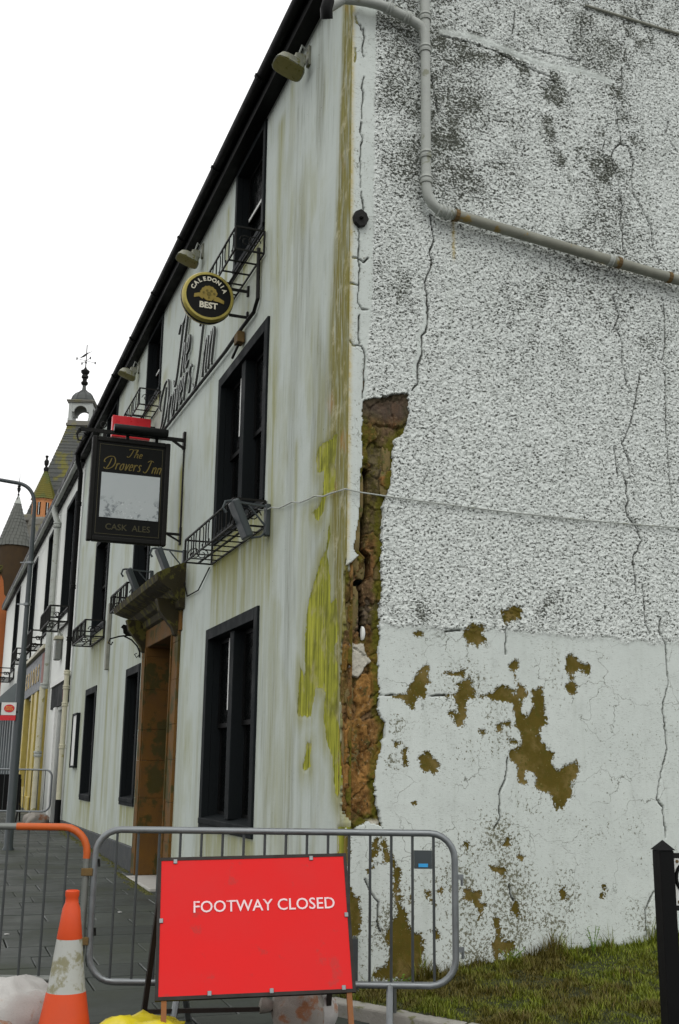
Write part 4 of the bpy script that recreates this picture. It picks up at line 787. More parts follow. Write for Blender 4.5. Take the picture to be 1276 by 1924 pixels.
GLY = {'T': (.8, [[(0,.88),(.2,1.0),(.5,.95),(.85,1.03)], [(.5,.96),(.42,.5),(.3,.1),(.1,0),(0,.12)]]),
 'h': (.45, [[(0,0),(.02,.5),(.07,.98),(.15,.9),(.02,.35)], [(.02,.28),(.2,.5),(.32,.4),(.3,.1),(.42,0)]]),
 'e': (.38, [[(0,.25),(.25,.3),(.27,.45),(.13,.52),(.02,.3),(.08,.03),(.33,.1)]]),
 'D': (1.05, [[(.42,.88),(.34,.35),(.18,.03)], [(-.1,.12),(.1,.0),(.4,.02),(.78,.2),(.9,.6),(.62,.97),(.15,1.0),(-.22,.78),(-.25,.58),(-.08,.52)]]),
 'r': (.36, [[(0,.52),(.05,0)], [(.04,.3),(.15,.5),(.32,.46)]]),
 'o': (.40, [[(.16,.52),(.02,.35),(.03,.1),(.16,.0),(.3,.13),(.3,.4),(.16,.52),(.38,.48)]]),
 'v': (.40, [[(0,.5),(.08,.45),(.14,0),(.32,.45),(.38,.52)]]),
 's': (.34, [[(.27,.46),(.12,.53),(.05,.38),(.22,.22),(.2,.03),(0,.05)]]),
 'I': (.72, [[(.0,.86),(.28,1.0),(.62,.92)], [(.36,.96),(.28,.3),(.1,0),(-.16,.1)]]),
 'n': (.44, [[(0,.5),(.02,0)], [(.02,.3),(.16,.5),(.3,.42),(.3,.06),(.38,0)]])}
def smoothpts(p, n=5):
    p = [Vector(q) for q in p]; out = []
    for i in range(len(p)-1):
        p0 = p[max(i-1,0)]; p1 = p[i]; p2 = p[i+1]; p3 = p[min(i+2,len(p)-1)]
        for k in range(n):
            q = k/n; out.append(.5*((2*p1)+(p2-p0)*q+(2*p0-5*p1+4*p2-p3)*q*q+(3*p1-p0-3*p2+p3)*q**3))
    out.append(p[-1]); return out
def script(word, h, fn, t0, t1, wd, mats, parent, slant=.28, name='letter', ws=1.0):
    """brush-script letters as flat raised ribbons; fn(u, v, depth) places them"""
    x = 0
    for chh in word:
        adv, strokes = GLY[chh]; m = MB()
        for st in strokes:
            p = [Vector(((x+q.x*ws+q.y*slant)*h, q.y*h)) for q in smoothpts(st)]; n = len(p); Lf = []; Rt = []
            for i in range(n):
                d = (p[min(i+1,n-1)]-p[max(i-1,0)]); d.normalize(); nr = Vector((-d.y, d.x)); ww = wd*(.45+.55*abs(d.y))*(1 if 0 < i < n-1 else .5)
                Lf.append(p[i]+nr*ww/2); Rt.append(p[i]-nr*ww/2)
            vs_ = [fn(q.x, q.y, t0) for q in Lf]+[fn(q.x, q.y, t0) for q in Rt]+[fn(q.x, q.y, t1) for q in Lf]+[fn(q.x, q.y, t1) for q in Rt]
            top = [(2*n+i, 2*n+i+1, 3*n+i+1, 3*n+i) for i in range(n-1)]; side = []
            for i in range(n-1): side += [(i, i+1, 2*n+i+1, 2*n+i), (n+i+1, n+i, 3*n+i, 3*n+i+1)]
            side += [(0, 2*n, 3*n, n), (n-1, 2*n-1, 4*n-1, 3*n-1)]
            m.add(vs_, top, 0); o_ = len(m.v)-len(vs_)
            for f in side: m.f.append(tuple(o_+i for i in f)); m.m.append(1)
        m.build(name, mats, parent, fixn=True); x += adv*ws+.06
    return x*h
fb = lambda ox, oz: (lambda u, v, d: (ox+u, d, oz+v))
script('The', .105, fb(-.72, 5.17), -.031, -.036, .010, [GOLDB, GOLDB], board)
script('Drovers', .16, fb(-.985, 5.0), -.031, -.036, .013, [GOLDB, GOLDB], board, ws=.72)
script('Inn', .16, fb(-.50, 4.995), -.031, -.036, .013, [GOLDB, GOLDB], board, ws=.72)
textobj('CASK  ALES', .105, GOLDD, board, Matrix.Translation((-.66, -.033, 4.285)) @ FACE_Y, .002, 'lettering', bold=.001)
m = MB(); m.bar((-1.30,0,5.475), (.0,0,5.475), .03, .045); m.bar((-1.30,0,5.475), (-1.33,0,5.40), .03, .03); m.box(-.03, .0, -.04, .04, 5.36, 5.58); m.bar((-.16,0,5.46), (-.015,0,5.37), .02, .03)
m.bar((-.21,0,4.27), (.0,0,4.27), .02, .03); m.bar((-.17,0,4.26), (-.01,0,4.18), .02, .02); m.box(-.025, .0, -.03, .03, 4.14, 4.36)
m.tube([(-1.28,0,5.46),(-1.33,0,5.40),(-1.31,0,5.33),(-1.25,0,5.33),(-1.23,0,5.37)], .012, 6); m.tube([(-.012,0,5.4),(-.012,0,4.3)], .012, 6)
m.build('bracket', IRON, t)
for x in (-1.0, -.72, -.36):
    m = MB(); m.box(x-.02, x+.02, -.012, .012, 5.385, 5.46); m.build('hanger', IRON, t)
m = MB(); m.tube([(-1.02-.035*math.cos(a), 0, 5.56+.035*math.sin(a)) for a in [k*.7 for k in range(10)]], .008, 5, closed=False); m.build('eyelet', IRON, t)
m = MB(); Q = Matrix.Rotation(math.radians(90), 3, 'Y'); m.lathe([(.01,-.33),(.055,-.33),(.06,-.31),(.06,.31),(.055,.33),(.01,.33)], (-.575, -.10, 5.50), 14, Q); m.bar((-.575,-.1,5.55), (-.575,0,5.49), .03, .02); m.build('trough_light', SIGNBLK, t, smooth=True)
# red box sign further on, seen past the board
t = thing('box_sign', 'red projecting box sign half hidden behind the black signboard light', 'sign', (0, 8.0, 0))
m = MB(); m.box(-.62, -.07, -.06, .06, 6.08, 6.40); m.build('casing', REDP, t, bevel=.01); m = MB(); m.box(-.07, .0, -.03, .03, 6.15, 6.30); m.build('bracket', IRON, t)

# raised script on the front wall
t = thing('wall_lettering', 'raised brush-script letters The Drovers Inn fixed on the front wall', 'lettering', (0,0,0))
fx = lambda oy, oz: (lambda u, v, d: (d, oy-u, oz+v))
LETW = M('letter_face_white', (.34,.36,.34), .5, var=.15); LETD = M('letter_edge_dark', (.05,.053,.05), .6)
script('The', .78, fx(6.55, 6.42), -.02, -.05, .030, [LETW, LETD], t, ws=.62)
script('Drovers', .66, fx(7.45, 6.02), -.02, -.05, .028, [LETW, LETD], t, ws=.80)
script('Inn', .86, fx(5.28, 5.98), -.02, -.05, .030, [LETW, LETD], t, ws=.62)

# black conduit down the front, junction box
m = MB(); m.tube([(-.03,2.52,6.55),(-.03,2.50,6.0),(-.035,2.62,5.90),(-.04,3.0,5.90),(-.045,3.7,5.88),(-.04,5.2,5.93),(-.045,6.9,5.97),(-.04,7.6,6.0)], .020, 7)
t = m.build('conduit', IRON, smooth=True); tag(t, 'sagging black conduit running below the raised wall lettering', 'conduit')
m = MB(); m.box(-.09, -.01, 3.02, 3.16, 5.74, 5.86); m.build('junction_box', RUST, t, bevel=.008)
m = MB(); m.tube([(-.05,3.1,5.75),(-.09,3.2,5.62),(-.05,3.3,5.70)], .014, 6); m.build('lead', IRON, t, smooth=True)
m = MB(); m.tube([(-.02,4.15,3.58),(-.03,4.6,3.40),(-.02,5.2,3.42),(-.02,5.45,3.66)], .008, 5); tag(m.build('cable', IRON, smooth=True), 'thin dark cable looping from the long window basket to the door hood', 'cable')
# bird bracket, batten, notice frame
t = thing('bird_bracket', 'small scrolled iron bracket with a bird silhouette beside the doorway', 'bracket', (0, 8.15, 3.12))
m = MB(); m.tube([(-.02,0,.16),(-.15,0,.17),(-.32,0,.14),(-.44,0,.10),(-.46,0,.04),(-.42,0,.02),(-.40,0,.06)], .011, 6); m.tube([(-.02,0,-.06),(-.06,0,.02),(-.14,0,.10),(-.25,0,.15)], .011, 6); m.bar((-.02,0,-.14),(-.02,0,.2),.02,.012); m.tube([(-.02,0,-.1),(-.06,0,-.14),(-.09,0,-.10),(-.06,0,-.08)], .008, 6); m.build('scroll', IRON, t)
m = MB(); m.prism([(-.06,.18),(-.10,.20),(-.17,.24),(-.22,.30),(-.27,.31),(-.30,.27),(-.27,.25),(-.26,.19),(-.20,.15),(-.12,.15)], lambda a, b, q: (a, q, b), -.012, .012); m.build('bird', IRON, t)
m = MB(); m.box(-.06, -.004, 11.06, 11.20, 3.05, 4.15); tag(m.build('batten', PIPER, bevel=.006), 'weathered vertical batten fixed to the wall left of the doorway', 'batten')
t = thing('notice_frame', 'narrow white notice frame on the wall near the cream downpipe', 'notice frame', (0, 14.65, 2.0))
m = MB(); m.box(-.05, -.002, -.30, .30, -.48, .46); m.build('backing', WHITEP, t); m = MB()
for a in ((-.34,-.30,-.52,.50),(.30,.34,-.52,.50),(-.30,.30,.46,.50),(-.30,.30,-.52,-.48)): m.box(-.07, -.002, *a)
m.build('frame', MARGIN, t, bevel=.005)

# downpipes at the joint with the next house
t = thing('downpipe', 'black upper and cream lower downpipe at the far end of the inn', 'downpipe', (0,0,0))
m = MB(); m.tube([(-.20,16.05,8.05),(-.18,16.1,7.9),(-.09,16.2,7.7),(-.09,16.2,3.45)], .05, 10); m.build('black_pipe', BLACKP, t, smooth=True)
m = MB(); m.tube([(-.09,16.2,3.45),(-.09,16.2,.85)], .055, 10); m.build('cream_pipe', PIPEW, t, smooth=True)
m = MB(); m.tube([(-.09,16.2,.85),(-.09,16.2,.32)], .062, 10); m.build('shoe', BLACKP, t, smooth=True)
for z in (3.4, 3.1, 2.75, 1.9):
    m = MB(); collar(m, (-.09,16.2,z), (0,0,1), .055, .09); m.build('pipe_collar', PIPEW, t, smooth=True)
for z in (7.0, 5.2, 4.1):
    m = MB(); collar(m, (-.09,16.2,z), (0,0,1), .05, .09); m.build('pipe_collar', BLACKP, t, smooth=True)

# ------------------------------------------------------------------ next house in the row
SHOPY0 = 16.3
nb = thing('terraced_house', 'white two-storey terraced house with yellow and grey shopfronts beyond the inn', 'building')
NW = [(17.45,19.25,4.88,7.60),(21.85,23.5,4.88,7.70),(26.75,28.4,4.9,7.75),(33.4,35.4,4.95,7.85)]
OPEN = [(a+.08,b-.08,c+.08,d-.08) for a,b,c,d in NW]+[(16.55,18.35,-.5,2.72),(21.0,28.9,-.5,3.36),(31.0,40.3,-.5,3.6)]
ys = np.unique(np.array([16.26,41.0]+[v for o in OPEN for v in o[:2]])); zs = np.unique(np.array([-.5,7.95]+[v for o in OPEN for v in o[2:]]))
cy, cz = np.meshgrid((ys[:-1]+ys[1:])/2, (zs[:-1]+zs[1:])/2, indexing='ij'); keep = np.ones(cy.shape, bool)
for o in OPEN: keep &= ~((cy > o[0]) & (cy < o[1]) & (cz > o[2]) & (cz < o[3]))
grid_wall('front_wall', ys, zs, np.zeros((len(ys), len(zs))), lambda u, v, h: (-h+u*0+.004, u+v*0, v+u*0), keep, WHITEWALL, nb, skirt=.12, smooth=False)
for a in NW: window(nb, a[0], a[1], a[2], a[3], .10, 'f1', xo=.004, white=False)
m = MB(); m.box(.3, 8, 16.26, 41, -.5, .0); m.box(7.7, 8, 16.26, 41, 0, 7.95); m.box(.3, 7.7, 40.8, 41, 0, 7.95); m.build('rear_wall', WHITEWALL, nb)
m = MB(); m.box(-.09, .05, 16.26, 41, 7.95, 8.03); m.build('eaves_board', BLACKP, nb)
gutter(nb, -.14, 8.02, 16.3, 41, .06, PIPEG, 3.0)
roof(nb, -.14, 8.10, 4.0, 11.2, 16.22, 41, SLATE); roof(nb, 8.2, 8.05, 4.0, 11.2, 16.22, 41, SLATE)
m = MB(); m.bar((-.16,16.3,8.10), (-.16,41,8.10), .10, .14); m.build('eaves_slates', BLACKP, nb)
# doorway bay beside the inn
m = MB(); m.box(-.03, .02, 16.36, 19.7, 2.80, 3.36); fz = m.build('door_fascia', MARGIN, nb, bevel=.01)
m = MB(); m.box(-.07, -.031, 16.34, 19.75, 3.30, 3.40); m.build('fascia_cornice', WHITEP, fz)
m = MB(); m.box(-.036, -.029, 17.0, 17.25, 2.92, 3.22); m.build('fascia_emblem', M('dull_maroon', (.16,.03,.03), .6), fz)
m = MB(); m.box(.20, .25, 16.55, 18.35, -.1, 2.72); dr = m.build('shop_door', BLACKP, nb)
for z0, z1 in ((1.55,1.95),(2.0,2.45)):
    m = MB(); m.box(.18, .20, 17.05, 17.75, z0, z1); m.build('notice', PIPEG, dr)
m = MB(); m.box(-.06, .02, 18.4, 18.75, .3, 2.8); m.build('pilaster', WHITEP, nb, bevel=.01)
# yellow shopfront
m = MB(); m.box(-.10, .02, 20.95, 29.0, 3.42, 4.36); fs = m.build('shop_fascia', M('fascia_slate_blue', (.055,.065,.075), .5, var=.25), nb, bevel=.012)
m = MB(); m.box(-.20, .02, 20.85, 29.1, 4.36, 4.46); m.build('fascia_cornice', PIPEW, fs, bevel=.015)
m = MB(); m.box(-.115, -.10, 21.2, 21.75, 3.55, 4.3); m.build('fascia_panel', M('fascia_red_end', (.20,.06,.04), .6), fs)
for i, chh in enumerate('INTERIORS'):
    textobj(chh, .62, M('gilt_letters', (.42,.30,.10), .5) if i == 0 else bpy.data.materials['gilt_letters'], fs, Matrix.Translation((-.105, 28.5-i*.74, 3.86)) @ FACE_X, .01, 'letter', bold=.012)
for y0, y1, mt in ((20.95,21.55,CREAMWOOD),(22.55,23.3,CREAMWOOD),(23.9,24.3,CREAMWOOD),(26.2,26.6,CREAMWOOD),(28.4,28.95,CREAMWOOD)):
    m = MB(); m.box(-.11, .05, y0, y1, .3, 3.41); m.box(-.15, -.109, y0-.04, y1+.04, .3, .75); m.build('pilaster', mt, nb, bevel=.012)
m = MB(); m.box(-.04, .05, 21.55, 28.4, .28, .95); m.build('stall_riser', CREAMWOOD, nb)
for y0, y1 in ((21.55,22.55),(24.3,26.2),(26.6,28.4)):
    m = MB(); m.box(.04, .06, y0, y1, .95, 3.36); m.build('shop_pane', GLASSD, nb)
# grey shopfront
m = MB(); m.prism([(.0,3.55),(-.55,3.55),(-.55,3.75),(-.1,4.2),(.0,4.2)], lambda a, b, q: (a, q, b), 31.0, 40.3); m.build('shop_canopy', GREYWOOD, nb)
for k in range(8):
    m = MB(); y = 31.0+k*1.3; m.box(-.06, .05, y, y+.35, .3, 3.54); m.build('pilaster', GREYWOOD, nb, bevel=.01)
m = MB(); m.box(.03, .06, 31, 40.3, .3, 3.54); m.build('shop_pane', GREYWOOD, nb)
# baskets, pipe, lantern on it
basket(17.35, 19.3, 4.60, .34, .40, 'black iron basket under the nearest window of the white terraced house', b=.034)
basket(21.8, 23.5, 4.55, .36, .40, 'black iron basket beside the grey downpipe on the white house', b=.034)
basket(26.8, 28.4, 4.60, .34, .40, 'black iron basket partly behind the lamp post', b=.034)
basket(33.3, 35.5, 4.55, .34, .50, 'farthest black iron basket at the end of the white house', b=.034)
t = thing('downpipe', 'grey painted downpipe with hopper joint on the white terraced house', 'downpipe', (0,0,0))
m = MB(); m.tube([(-.14,20.9,8.0),(-.16,20.9,7.86),(-.09,20.7,7.55),(-.09,20.6,7.3),(-.09,20.6,3.4)], .075, 10); m.build('upper_pipe', PIPEG, t, smooth=True)
m = MB(); m.tube([(-.16,20.6,3.4),(-.16,20.6,.4)], .075, 10); m.build('lower_pipe', PIPEW, t, smooth=True)
for z, x in ((7.45,-.09),(5.3,-.09),(3.42,-.12),(1.8,-.16)):
    m = MB(); collar(m, (x,20.6,z), (0,0,1), .078, .14); m.build('pipe_collar', PIPEG, t, smooth=True)
t = thing('wall_lantern', 'small grey lantern box on the white wall above the shop doorway', 'lantern', (0,18.4,4.15))
m = MB(); m.box(-.16, -.02, -.14, .14, -.30, .16); m.build('casing', GALVO, t, bevel=.02); m = MB(); m.box(-.19, .0, -.17, .17, .16, .24); m.build('cap', PIPEW, t, bevel=.02); m = MB(); m.tube([(-.02,0,.26),(-.1,0,.38),(-.1,0,.24)], .03, 6); m.build('arm', PIPEG, t)

# ------------------------------------------------------------------ red sandstone corner building with a turret
rb = thing('sandstone_building', 'red sandstone building with a slated cone turret at the end of the row', 'building')
m = MB(); m.box(-.35, 8, 41.4, 70, -.5, 9.6); m.build('wall', REDSTONE, rb)
m = MB(); m.box(-.5, 8.1, 41.3, 70, 9.6, 9.95); m.build('cornice', SANDD, rb, bevel=.05)
m = MB(); m.prism([(-.4,9.95),(4,13),(8.1,9.95)], lambda a, b, q: (a, q, b), 41.6, 70); m.build('roof', SLATE, rb)
tc = (.14, 41.75, 0)
m = MB(); m.lathe([(.08,7.2),(.25,7.9),(.30,8.4),(.45,8.7),(.50,9.3),(.62,9.6),(.62,10.55),(.68,10.7),(.68,10.86)], tc, 24); tr = m.build('turret', M('dark_turret_stone', (.06,.038,.018), .95, var=.5, scale=3, bump=.3), rb, smooth=True)
CONES = mat_slate('turret_slate', (.075,.082,.072), (.125,.13,.115))
rows = 15; m = MB()
for i in range(rows):
    f0, f1_ = i/rows, (i+1)/rows; r0 = .74*(1-f0*.96)+.0; r1 = .74*(1-f1_*.96); z0 = 10.84+2.30*f0; z1 = 10.84+2.30*f1_; n = max(10, int(26*(1-f0*.6)))
    rd = random.Random(i)
    for j in range(n):
        a0 = 2*math.pi*(j+.5*(i % 2)+.05)/n; a1 = 2*math.pi*(j+.5*(i % 2)+.95)/n; e = rd.uniform(.012, .03)
        m.add([(tc[0]+(r0+e)*math.cos(a0), tc[1]+(r0+e)*math.sin(a0), z0-rd.uniform(0,.02)), (tc[0]+(r0+e)*math.cos(a1), tc[1]+(r0+e)*math.sin(a1), z0-rd.uniform(0,.02)), (tc[0]+r1*math.cos(a1), tc[1]+r1*math.sin(a1), z1+.02), (tc[0]+r1*math.cos(a0), tc[1]+r1*math.sin(a0), z1+.02),
               (tc[0]+(r0-.01)*math.cos(a0), tc[1]+(r0-.01)*math.sin(a0), z0), (tc[0]+(r0-.01)*math.cos(a1), tc[1]+(r0-.01)*math.sin(a1), z0)], [(0,1,2,3),(4,5,1,0)])
o = m.build('slates', CONES, tr, fixn=False); o['kind'] = 'stuff'
m = MB(); m.lathe([(.72,10.85),(.03,13.0)], tc, 24); m.build('turret_core', SLATE, tr)
m = MB(); m.lathe([(.17,12.78),(.03,13.16)], tc, 14); m.build('lead_cap', PIPEG, tr)
m = MB(); m.lathe([(.025,13.14),(.05,13.2),(.02,13.28),(.07,13.42),(.08,13.5),(.05,13.56),(.09,13.6),(.02,13.66),(.004,14.2)], tc, 10); m.build('finial', IRON, tr)

# ------------------------------------------------------------------ steepled hall far behind
hall = thing('steepled_hall', 'distant hall with steep slate tower roof, open cupola, dome and weathervane', 'building', (8.5, 95.2, 0), -.30)
HSTONE = M('hall_stone', (.17,.165,.14), .9, var=.3, scale=.8, bump=.2, spot=.55, spotc=(.18,.17,.10), spotscale=1)
LICHEN = mat_slate('lichened_slate', (.05,.054,.05), (.085,.09,.082), (.13,.12,.015))
m = MB(); m.box(-4.0, 4.0, -4.0, 4.0, 0, 23); m.build('tower', HSTONE, hall)
m = MB(); m.box(-4.3, 4.3, -4.3, 4.3, 23, 23.6); m.build('cornice', HSTONE, hall, bevel=.1)
m = MB(); rz = [(3.7,23.6),(3.0,26.2),(2.1,29.3),(1.45,31.6),(1.1,33.0)]
for i in range(26):
    f = lambda q: np.interp(q, [0,6,13,20,26], [r for r, z in rz]); h = lambda q: np.interp(q, [0,6,13,20,26], [z for r, z in rz])
    a, b = f(i)+.035, f(i+1); z0, z1 = h(i), h(i+1)
    m.add([(-a,-a,z0),(a,-a,z0),(a,a,z0),(-a,a,z0),(-b,-b,z1),(b,-b,z1),(b,b,z1),(-b,b,z1)], [(0,1,5,4),(1,2,6,5),(2,3,7,6),(3,0,4,7),(3,2,1,0)])
m.build('tower_roof', LICHEN, hall, fixn=True)
m = MB(); m.box(-1.25, 1.25, -1.25, 1.25, 33.0, 33.25); m.box(-1.15, 1.15, -1.15, 1.15, 33.25, 33.5); cup = m.build('cupola_base', HSTONE, hall, bevel=.03)
WHS = M('cupola_white', (.36,.38,.36), .7, var=.15)
for sx in (-1, 1):
    for sy in (-1, 1):
        m = MB(); m.box(sx*.95-.16, sx*.95+.16, sy*.95-.16, sy*.95+.16, 33.5, 35.3); m.box(sx*.95-.2, sx*.95+.2, sy*.95-.2, sy*.95+.2, 33.5, 33.75); m.build('cupola_pier', WHS, hall, bevel=.02)
for k in range(4):
    m = MB(); po = [(-.79,34.4)]+[(-.62*math.cos(math.pi*q/10), 34.4+.62*math.sin(math.pi*q/10)) for q in range(11)]+[(.79,34.4),(.79,35.3),(-.79,35.3)]
    m.prism(po, lambda a, b, q: Matrix.Rotation(k*math.pi/2, 3, 'Z') @ Vector((a, q, b)), -1.08, -.86); m.build('cupola_arch', WHS, hall)
m = MB(); m.box(-1.25, 1.25, -1.25, 1.25, 35.3, 35.42); m.box(-1.32, 1.32, -1.32, 1.32, 35.42, 35.55); m.build('cupola_cornice', HSTONE, hall, bevel=.03)
m = MB(); dp = [(1.12,35.55),(1.14,35.8),(1.0,36.2),(.75,36.5),(.4,36.72),(.22,36.9),(.17,37.2),(.16,37.45)]; n = 8
m.lathe(dp, (0,0,0), 8, Matrix.Rotation(math.pi/8, 3, 'Z')); m.build('dome', M('dome_lead', (.055,.062,.058), .6, var=.3, scale=1.5), hall)
for k in range(8):
    m = MB(); a = k*math.pi/4+math.pi/8; m.tube([((r+.02)*math.cos(a), (r+.02)*math.sin(a), z) for r, z in dp[:6]], .035, 5); m.build('dome_roll', SLATE, hall)
m = MB(); m.lathe([(.17,37.4),(.32,37.55),(.34,37.72),(.2,37.85),(.22,38.1),(.33,38.2),(.33,38.38),(.22,38.5),(.4,38.72),(.42,38.9),(.2,39.05),(.1,39.2),(.05,39.35),(.04,41.6)], (0,0,0), 12); fin = m.build('finial', IRON, hall, smooth=True)
m = MB(); m.lathe([(.02,-.12),(.13,0),(.02,.12)], (0,0,39.75), 8); m.build('vane_ball', IRON, fin)
for k in range(4):
    m = MB(); d = Matrix.Rotation(k*math.pi/2+.6, 3, 'Z'); m.bar(d @ Vector((0,0,39.95)), d @ Vector((.95,0,39.95)), .03, .03); m.bar(d @ Vector((.95,0,39.83)), d @ Vector((.95,0,40.07)), .09, .09); m.build('vane_arm', IRON, fin)
m = MB(); m.prism([(-.62,40.2),(-.25,40.55),(-.05,40.7),(.55,40.95),(.2,40.75),(.05,40.6),(-.2,40.35)], lambda a, b, q: (a, q, b), -.03, .03); m.build('vane_arrow', IRON, fin)
# stair turret
ST = M('orange_stone', (.46,.20,.08), .9, var=.3, scale=1.2, spot=.6, spotc=(.22,.16,.04), spotscale=2)
tc = (-2.15, -3.95); ro8 = Matrix.Rotation(.2, 3, 'Z')
m = MB(); m.lathe([(1.15,0),(1.15,23.6),(1.2,23.7),(1.2,24.2),(1.08,24.3),(1.0,24.4)], (tc[0],tc[1],0), 8, ro8); stt = m.build('stair_turret', HSTONE, hall)
m = MB(); m.lathe([(.98,24.4),(.98,25.9),(1.05,26.05),(1.05,26.15)], (tc[0],tc[1],0), 8, ro8); m.build('turret_drum', ST, stt)
for k in range(8):
    a = k*math.pi/4+.2+math.pi/8; m = MB(); Q = Matrix.Translation((tc[0]+.90*math.cos(a), tc[1]+.90*math.sin(a), 0)) @ Matrix.Rotation(a, 4, 'Z')
    m.box(-.05, .035, -.14, .14, 24.6, 25.75, 0, Q); w_ = m.build('turret_window', GLASSD, stt)
    m = MB(); m.box(.02, .055, -.025, .025, 24.6, 25.75, 0, Q); m.build('glazing_bar', WHITEP, w_)
m = MB(); cr_ = [(1.12-.045*i+.03*(0), 26.15+.19*i) for i in range(15)]
for i in range(14):
    r0 = 1.14*(1-i/15.5); r1 = 1.14*(1-(i+1)/15.5); z0 = 26.13+.2*i; n = 8
    vs_ = [(tc[0]+(r+e)*math.cos(2*math.pi*j/n+.2), tc[1]+(r+e)*math.sin(2*math.pi*j/n+.2), z) for r, e, z in ((r0,.03,z0),(r1,0,z0+.2),(r0-.05,0,z0)) for j in range(n)]
    m.add(vs_, [(j, (j+1) % n, n+(j+1) % n, n+j) for j in range(n)]+[(2*n+j, 2*n+(j+1) % n, (j+1) % n, j) for j in range(n)])
m.build('turret_roof', mat_slate('mossy_slate', (.13,.115,.012), (.18,.15,.018), (.08,.095,.02)), stt, fixn=False)
m = MB(); m.lathe([(.2,28.8),(.24,29.1),(.1,29.3),(.2,29.5),(.22,29.8),(.08,30.0),(.16,30.3),(.02,30.35)], (tc[0],tc[1],0), 8); m.build('turret_finial', IRON, stt); stt.location.z = -1.15
m = MB(); m.box(-2.2, 4, -3.6, 3.6, 23.6, 26.0); m.prism([(-3.0,-.1),(0,2.6),(3.0,-.1)], lambda a, b, q: (q, a, 26.0+b), -2.3, 4.0); m.build('hall_roof', SLATE, hall)

# ------------------------------------------------------------------ lamp column and post office plate
lp = thing('lamp_post', 'tall grey street lamp column with a curved arm in front of the shops', 'lamp post', (-1.34, 11.47, .2))
m = MB(); m.lathe([(.09,-.05),(.09,.02),(.070,.06),(.070,2.75),(.067,2.85),(.050,3.05),(.042,3.1),(.038,5.2)], (0,0,0), 14); m.build('column', LAMPG, lp, smooth=True)
m = MB(); m.tube([(0,0,5.1),(-.005,0,5.55)]+arc((-.005,0,5.55),(-.02,.01,5.92),(-.30,.10,5.97), 8)+[(-.6,.2,6.02),(-1.4,.48,6.12)], .032, 10); m.build('arm', LAMPG, lp, smooth=True)
m = MB(); m.box(-2.0, -1.35, .38, .62, 6.05, 6.17); hd_ = m.build('lamp_head', GALVO, lp, bevel=.03); m = MB(); m.box(-1.95, -1.4, .42, .58, 6.02, 6.049); m.build('lamp_lens', FLOODG, hd_)
for z in (3.9, 4.6):
    m = MB(); m.lathe([(.052,-.02),(.062,-.02),(.062,.02),(.052,.02)], (0,0,z), 12); m.bar((-.05,0,z), (-.16,.05,z), .02, .02); m.build('band', GALV, lp)
po = thing('post_office_plate', 'white plate with red oval and red strip reading POST OFFICE on the lamp post', 'sign', (-1.50, 11.45, 2.34), -.35)
m = MB(); m.box(-.12, .12, -.012, .012, -.05, .15); m.build('plate', WHITEP, po); m = MB(); m.box(-.13, .12, -.012, .012, -.135, -.055); m.build('strip', REDP, po)
m = MB(); m.lathe([(1,0),(1,.006)], (0,0,0), 24, Matrix.Translation((0,-.013,.055)).to_3x3() @ Matrix.Rotation(math.radians(90), 3, 'X'))
m.v = [(p[0]*.085+.01, p[1]-.013, p[2]*.062+.055) for p in m.v]; m.build('oval', REDP, po)
YELT = M('yellow_letters', (.75,.45,.08), .5); textobj('POST', .045, YELT, po, Matrix.Translation((.01,-.021,.072)) @ FACE_Y, .001); textobj('OFFICE', .040, YELT, po, Matrix.Translation((.01,-.021,.038)) @ FACE_Y, .001)
m = MB(); m.bar((.1,0,.0), (.16,.02,.0), .02, .03); m.build('clip', IRON, po)

